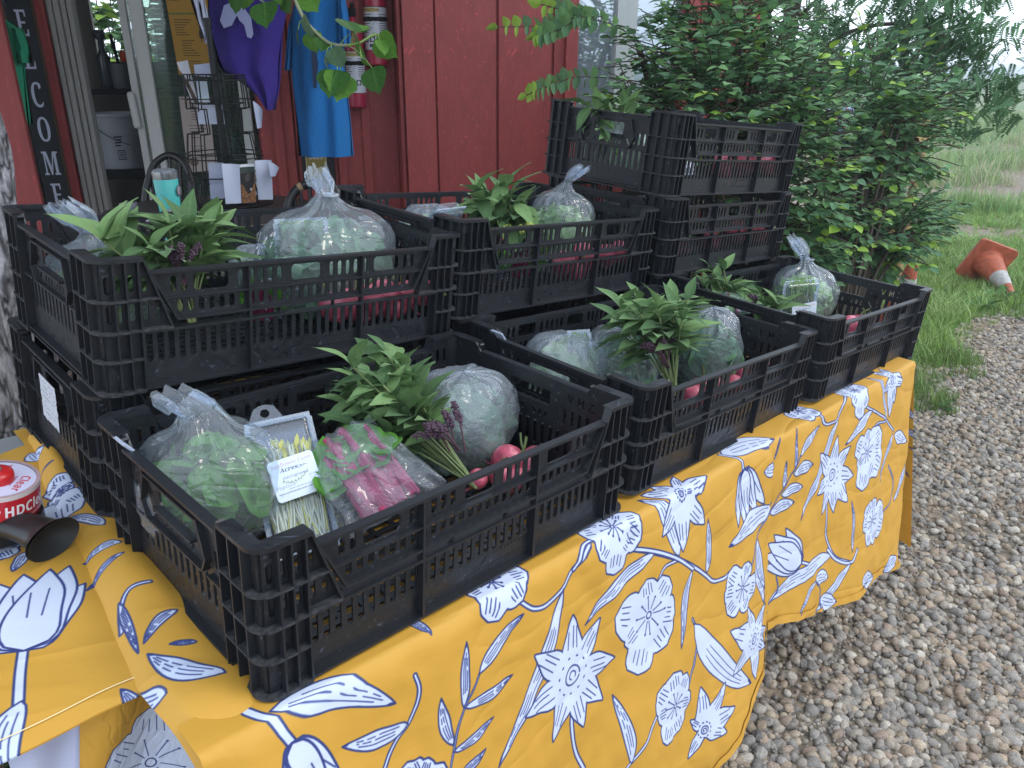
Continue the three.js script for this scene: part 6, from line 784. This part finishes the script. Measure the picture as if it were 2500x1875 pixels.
{ // crate B
  bag(at(1312, 885, 0.09).setY(fl), [0.085, 0.075, 0.08], 21, 'romaine', 'milky bag of lettuce beside the upright herb clamshell', { n: 50, len: 0.08, knot: 0 });
  clamshell([at(1362, 812, 0.165), at(1405, 815, 0.165), at(1478, 930, 0.09), at(1428, 940, 0.08)], 0.035, 23, 'narrow clear clamshell of fine green shoots standing on edge', { label: false, n: 80, fill: 0.35, m1: stemM, m2: basilMs[1], leafy: 1, leafLen: 0.012 });
  bag(at(1512, 905, 0.08).setY(fl), [0.088, 0.078, 0.075], 25, 'kale', 'tied clear bag of kale in front of the tied basil', { n: 60, len: 0.075, clear: 1, knot: 0, pleat: 1.2 });
  basil(at(1648, 965, 0.085), at(1600, 745, 0.24), 0.085, 27, 'tall tied basil bunch with dark purple flowers', { stems: 14, per: 6, spikes: 8, spikeAt: at(1605, 830, 0.19), leaf: 0.066, tie: 1 });
  bag(at(1722, 880, 0.08).setY(fl), [0.07, 0.09, 0.07], 29, 'kale', 'upright clear bag of collard leaves against the crate end', { n: 46, len: 0.085, clear: 1, knot: 0 });
  [[1708, 948, 0.062, 0.022], [1690, 968, 0.05, 0.023], [1790, 938, 0.05, 0.021], [1745, 945, 0.05, 0.022], [1830, 905, 0.05, 0.022], [1855, 890, 0.05, 0.02]].forEach(([u, v, y, s], i) => radish(at(u, v, y), s, 60 + i, ['round pink radish under the tied basil stalk', 'pink radish showing through the middle crate handle slot', 'pink radish under the bagged collards', 'pink radish between two others in the middle crate', 'pink radish near the middle crate end wall', 'last pink radish by the middle crate end wall'][i]));
}
{ // crate C
  pillow([at(1722, 720, 0.17), at(1805, 710, 0.175), at(1835, 765, 0.14), at(1745, 770, 0.13)], 0.02, 31, 'small white plastic bag lying flat by crate wall', { stems: 0.5, leaves: 6, leafM: romaineM });
  basil(at(1790, 770, 0.1), at(1758, 680, 0.20), 0.04, 33, 'few basil tips poking up behind a white bag', { stems: 5, per: 3, leaf: 0.055 });
  basil(at(1890, 790, 0.09), at(1850, 735, 0.16), 0.05, 34, 'bagged basil with a dark purple flower head', { stems: 6, per: 4, leaf: 0.06, spikes: 2, spikeAt: at(1835, 745, 0.16) });
  bag(at(1955, 745, 0.08).setY(fl), [0.1, 0.085, 0.085], 35, 'romaine', 'knotted clear bag of salad with a sticker, in the cone end crate', { n: 70, len: 0.075, clear: 1, neck: 0.1, flare: 1.1, tie: 1 });
  clamshell([at(1910, 700, 0.17), at(1985, 690, 0.175), at(2005, 800, 0.06), at(1925, 805, 0.055)], 0.03, 37, 'stickered clamshell of greens against the knotted bag', { n: 60, fill: 0.4, m1: stemM, m2: basilMs[1], leafy: 1, lw: 0.07, lr: 0.72, ly: -0.012, lx: 0, lrot: 0.12 });
  [[2078, 795, 0.09, 0.024], [2110, 780, 0.05, 0.022], [2150, 770, 0.05, 0.022]].forEach(([u, v, y, s], i) => radish(at(u, v, y), s, 80 + i, ['pink radish beside the knotted salad bag', 'pink radish behind the slots of the cone end crate', 'pink radish deep in the cone end crate'][i]));
}
{ // crate D1 (upper left)
  bag(at(225, 640, L1 + 0.09).setY(L1), [0.1, 0.07, 0.09], 43, 'romaine', 'knotted milky bag of romaine by the tree trunk', { n: 55, len: 0.1, neck: 0.13, flare: 1.3, lean: [-0.02, -0.01], tie: 1 });
  basil(at(470, 790, L1 + 0.03), at(390, 585, L1 + 0.15), 0.105, 45, 'wide basil bunch with dark flower heads over the crate rim', { stems: 14, per: 6, leaf: 0.075, spikes: 6, spikeAt: at(415, 610, L1 + 0.15) });
  bag(at(600, 640, L1 + 0.06).setY(L1), [0.05, 0.05, 0.05], 46, 'romaine', 'little grey clear bag between basil and the big bag', { n: 16, len: 0.05, knot: 0 });
  bag(at(800, 640, L1 + 0.09).setY(L1), [0.128, 0.092, 0.108], 47, 'kale', 'largest puffed bag of greens, twisted into a tall knot', { n: 90, len: 0.085, clear: 1, neck: 0.09, flare: 0.75, tie: 1, lean: [0.01, 0.0] });
  clamshell([at(690, 548, L1 + 0.165), at(812, 540, L1 + 0.165), at(800, 735, L1 + 0.03), at(690, 745, L1 + 0.03)], 0.035, 49, 'stickered clamshell of pea shoots in front of the largest bag', { n: 110, fill: 0.4, m1: stemM, m2: basilMs[1], leafy: 1, leafLen: 0.016, lw: 0.088, lr: 0.62, ly: -0.014, lx: -0.003, lrot: 0.0 });
  pillow([at(600, 690, L1 + 0.1), at(660, 680, L1 + 0.11), at(700, 775, L1 + 0.045), at(590, 790, L1 + 0.03)], 0.028, 51, 'bag of pink chard stems low behind the upper crate slots', { stems: 16, leaves: 6 });
  [[815, 750, 0.05, 0.026], [860, 745, 0.05, 0.027], [905, 735, 0.05, 0.027], [950, 728, 0.055, 0.028], [1000, 722, 0.05, 0.026], [1030, 712, 0.05, 0.024], [880, 760, 0.03, 0.024], [960, 748, 0.03, 0.025]].forEach(([u, v, y, s], i) => radish(at(u, v, L1 + y), s, 90 + i, `pink radish in the upper trunk side crate, ${['first', 'second', 'third', 'fourth', 'fifth', 'sixth'][i] ?? 'underneath'} from the sticker${i > 5 ? (i > 6 ? ' row end' : ' row start') : ''}`));
}
{ // crate E1
  bag(at(985, 540, L1 + 0.1).setY(L1), [0.075, 0.075, 0.075], 53, 'romaine', 'shiny white bag in the upper middle crate', { n: 30, len: 0.07, knot: 0 });
  clamshell([at(1030, 535, L1 + 0.155), at(1085, 530, L1 + 0.155), at(1105, 600, L1 + 0.06), at(1040, 610, L1 + 0.05)], 0.03, 54, 'empty looking clear clamshell beside a shiny white bag', { label: false, n: 24, fill: 0.1, m1: stemM, m2: basilMs[1] });
  basil(at(1262, 585, L1 + 0.06), at(1222, 500, L1 + 0.165), 0.06, 55, 'fresh basil bunch with pale buds before the red wall', { stems: 11, per: 4, leaf: 0.078, spikes: 4, pale: 1, spikeAt: at(1270, 565, L1 + 0.13) });
  bag(at(1365, 560, L1 + 0.09).setY(L1), [0.08, 0.088, 0.08], 57, 'romaine', 'domed clear bag of greens behind the fresh basil', { n: 50, len: 0.085, clear: 1, neck: 0.1, flare: 0.7 });
  pillow([at(1215, 620, L1 + 0.09), at(1330, 605, L1 + 0.09), at(1350, 660, L1 + 0.03), at(1215, 685, L1 + 0.03)], 0.024, 59, 'bag of pink chard low in the upper middle crate', { stems: 18, leaves: 6 });
  [[1400, 650, 0.055, 0.026], [1440, 632, 0.06, 0.028], [1478, 625, 0.05, 0.025], [1515, 615, 0.05, 0.025], [1420, 665, 0.035, 0.024]].forEach(([u, v, y, s], i) => radish(at(u, v, L1 + y), s, 110 + i, ['pink radish left of the biggest in the upper middle crate', 'biggest radish of the upper middle crate', 'pink radish next to the biggest upper middle radish', 'pink radish at the end of the upper middle crate', 'pink radish beneath the others in the upper middle crate'][i]));
}
{ // crates F2 and F1
  bag(V(1.32, L2, -0.62), [0.085, 0.08, 0.085], 61, 'romaine', 'white looking bag behind the handle of the topmost crate', { n: 40, len: 0.08, knot: 0 });
  basil(at(1560, 380, L2 + 0.05), at(1490, 275, L2 + 0.165), 0.06, 63, 'basil leaves poking over the topmost crate', { stems: 8, per: 4, leaf: 0.075 });
  clamshell([V(1.47, L2 + 0.155, -0.66), V(1.57, L2 + 0.155, -0.66), V(1.57, L2 + 0.03, -0.56), V(1.47, L2 + 0.03, -0.56)], 0.035, 65, 'clear clamshell in the topmost crate', { label: false, n: 50, fill: 0.3, m1: stemM, m2: basilMs[1], leafy: 1 });
  bag(V(1.62, L2, -0.68), [0.07, 0.06, 0.07], 66, 'kale', 'small bag of kale in the topmost crate', { n: 30, len: 0.07, knot: 0 });
  for (let i = 0; i < 8; i++) radish(V(1.50 + i * 0.038, L2 + 0.045 + 0.012 * (i % 2), -0.45 - 0.02 * (i % 3)), 0.024, 130 + i, `${['first','second','third','fourth','fifth','sixth','seventh','last'][i]} pink radish from the shop side in the topmost crate row`);
  bag(V(1.33, L1, -0.6), [0.085, 0.075, 0.085], 67, 'kale', 'bag of greens in the middle stacked crate', { n: 40, len: 0.08, knot: 0 }); bag(V(1.48, L1, -0.62), [0.07, 0.07, 0.08], 68, 'romaine', 'pale bag in the middle stacked crate', { n: 30, len: 0.08, knot: 0 });
  pillow([V(1.27, L1 + 0.09, -0.5), V(1.42, L1 + 0.09, -0.5), V(1.42, L1 + 0.03, -0.43), V(1.27, L1 + 0.03, -0.43)], 0.02, 69, 'pink chard bag behind the middle stacked crate slots', { stems: 16, leaves: 4 });
  for (let i = 0; i < 7; i++) radish(V(1.50 + i * 0.04, L1 + 0.045 + 0.012 * (i % 2), -0.45 - 0.02 * (i % 3)), 0.024, 150 + i, `${['first','second','third','fourth','fifth','sixth','seventh','last'][i]} pink radish from the shop side in the middle stacked crate row`);
}
{ // torn paper label, tape squares and the tape dispenser
  const m = CRATES.D0.clone(), pl = solo('torn_label', sheet(16, 16, (a, b) => { const e = 0.5 + 0.5 * noise(a * 7, b * 7, 3); return [-0.3015 - 0.0006, 0.08 + 0.065 * (1 - b) - (b > 0.9 ? 0.008 * e : 0), -0.02 + 0.075 * a + (a > 0.9 || a < 0.1 ? 0.006 * noise(b * 9, 5) : 0)]; }, (a, b) => [a, 1 - b]), std({ map: canvasTex(128, 128, (g) => { g.fillStyle = '#b9bfcc'; g.fillRect(0, 0, 128, 128); g.fillStyle = '#3c414c'; const R = rand(6); for (let k = 0; k < 7; k++) for (let x = 8; x < 110; x += 9) if (R() > 0.45) g.fillRect(x, 14 + k * 16, 5, 3); g.fillStyle = '#8c93a2'; for (let k = 0; k < 30; k++) g.fillRect(R() * 128, R() * 128, 8 * R(), 5 * R()); }), roughness: 0.8 }), 'torn white paper label stuck on the lower crate end', 'label');
  pl.applyMatrix4(m); onTable(pl);
  const tp = (k, z, label) => { const o = solo('tape_patch', rbox(0.004, 0.02, 0.03, 0.0015, [0, 0, 0], [0, 0, 0.7]), phy({ color: 0x9aa3b4, roughness: 0.2 }), label, 'tape', 'shiny tape patches on crate rims'); o.position.set(...z); o.updateMatrix(); o.matrix.premultiply(CRATES[k]); o.matrix.decompose(o.position, o.quaternion, o.scale); onTable(o); };
  tp('A', [-0.293, 0.171, -0.118], 'shiny tape patch on the corner crate end rim'); tp('B', [-0.293, 0.171, -0.118], 'shiny tape patch on the middle front crate rim');
  const t = thing('tape_dispenser', 'red and black packing tape gun lying on yellow cloth', 'tape dispenser');
  const black = std({ color: 0x111315, roughness: 0.35 }), c = at(-4, 1203, 0.066), r = 0.055;
  const wrap = canvasTex(1024, 128, (g) => { g.fillStyle = '#b3202c'; g.fillRect(0, 0, 1024, 128); g.fillStyle = '#c9c3c4'; g.fillRect(0, 0, 1024, 20); g.fillStyle = '#e9e6ea'; g.font = 'bold 62px sans-serif'; for (let k = 0; k < 4; k++) g.fillText('HDClear', k * 256 + 4, 92); g.font = '15px sans-serif'; for (let k = 0; k < 4; k++) g.fillText('packaging tape  heavy duty', k * 256 + 12, 116); });
  const face = canvasTex(256, 256, (g) => { g.fillStyle = '#c3c3dc'; g.fillRect(0, 0, 256, 256); g.fillStyle = '#b3202c'; g.font = 'bold 44px sans-serif'; g.save(); g.translate(128, 128); for (let k = 0; k < 3; k++) { g.rotate(2.09); g.fillText('Clear', -50, -70); g.fillStyle = '#9a6fa5'; g.fillRect(-40, -56, 70, 5); g.fillRect(-40, -46, 60, 5); g.fillStyle = '#b3202c'; } g.restore(); });
  const roll = new THREE.Group(); roll.name = 'tape_roll'; t.add(roll);
  part('wrapper', new THREE.CylinderGeometry(r, r, 0.05, 56, 1, true), std({ map: wrap, roughness: 0.25 }), roll); part('film_edge', new THREE.RingGeometry(0.05, r, 56).rotateX(-Math.PI / 2).translate(0, 0.025, 0), phy({ color: 0xa78e93, roughness: 0.2 }), roll); part('printed_core', new THREE.RingGeometry(0.02, 0.05, 48).rotateX(-Math.PI / 2).translate(0, 0.0235, 0), std({ map: face, roughness: 0.4 }), roll); part('hub', lathe([[0, 0.04], [0.012, 0.04], [0.02, 0.038], [0.022, 0.03], [0.022, -0.02]], 28), std({ color: 0xb81f22, roughness: 0.3 }), roll); part('hub_screw', cyl(0.006, 0.006, 0.004, [0, 0.0415, 0]), std({ color: 0xbfc3c8, metalness: 0.9, roughness: 0.3 }), roll);
  roll.position.copy(c); roll.scale.setScalar(0.86); roll.rotation.set(0.12, -0.15, -0.1);
  const q = (u, v, y) => at(u, v, y);
  const prism = (pts, y0, y1, m, name) => { const top = pts.map(([u, v]) => q(u, v, y1)), l = []; const sh = new THREE.Shape(top.map(p => new THREE.Vector2(p.x, -p.z))); part(name, new THREE.ExtrudeGeometry(sh, { depth: y1 - y0, bevelEnabled: true, bevelSize: 0.002, bevelThickness: 0.002, bevelSegments: 2 }).rotateX(-Math.PI / 2).translate(0, y0, 0), m, t); };
  prism([[-40, 1262], [92, 1212], [103, 1240], [96, 1262], [-40, 1300]], 0.006, 0.034, black, 'housing');
  part('steel_plate', tube([q(-40, 1268, 0.036), q(40, 1236, 0.036), q(84, 1211, 0.036), q(98, 1220, 0.036), q(103, 1252, 0.03)], 0.0025, 30, 6), std({ color: 0xd7d9de, metalness: 0.7, roughness: 0.3 }), t);
  const cv = new THREE.CatmullRomCurve3([q(10, 1275, 0.035), q(60, 1288, 0.034), q(105, 1305, 0.032), q(128, 1316, 0.03)]);
  part('handle', sheet(28, 40, (a, b) => { const p = cv.getPoint(b), w = 0.019 + 0.012 * Math.pow(b, 3), th = a * 6.283, tn = cv.getTangent(b), s = tn.clone().cross(V(0, 1, 0)).normalize(), u2 = s.clone().cross(tn); return p.addScaledVector(s, Math.cos(th) * w * 1.2).addScaledVector(u2, Math.sin(th) * w * 0.85).toArray(); }), black, t);
  part('handle_end', sheet(28, 8, (a, b) => { const p = cv.getPoint(1), th = a * 6.283, tn = cv.getTangent(1), s = tn.clone().cross(V(0, 1, 0)).normalize(), u2 = s.clone().cross(tn), w = 0.031 * (1 - b); return p.addScaledVector(tn, 0.003 - 0.018 * Math.sin(b * 1.57)).addScaledVector(s, Math.cos(th) * w * 1.2).addScaledVector(u2, Math.sin(th) * w * 0.85).toArray(); }), std({ color: 0x1a1d20, roughness: 0.55 }), t);
  onTable(t);
}
renderer.render(scene, camera);
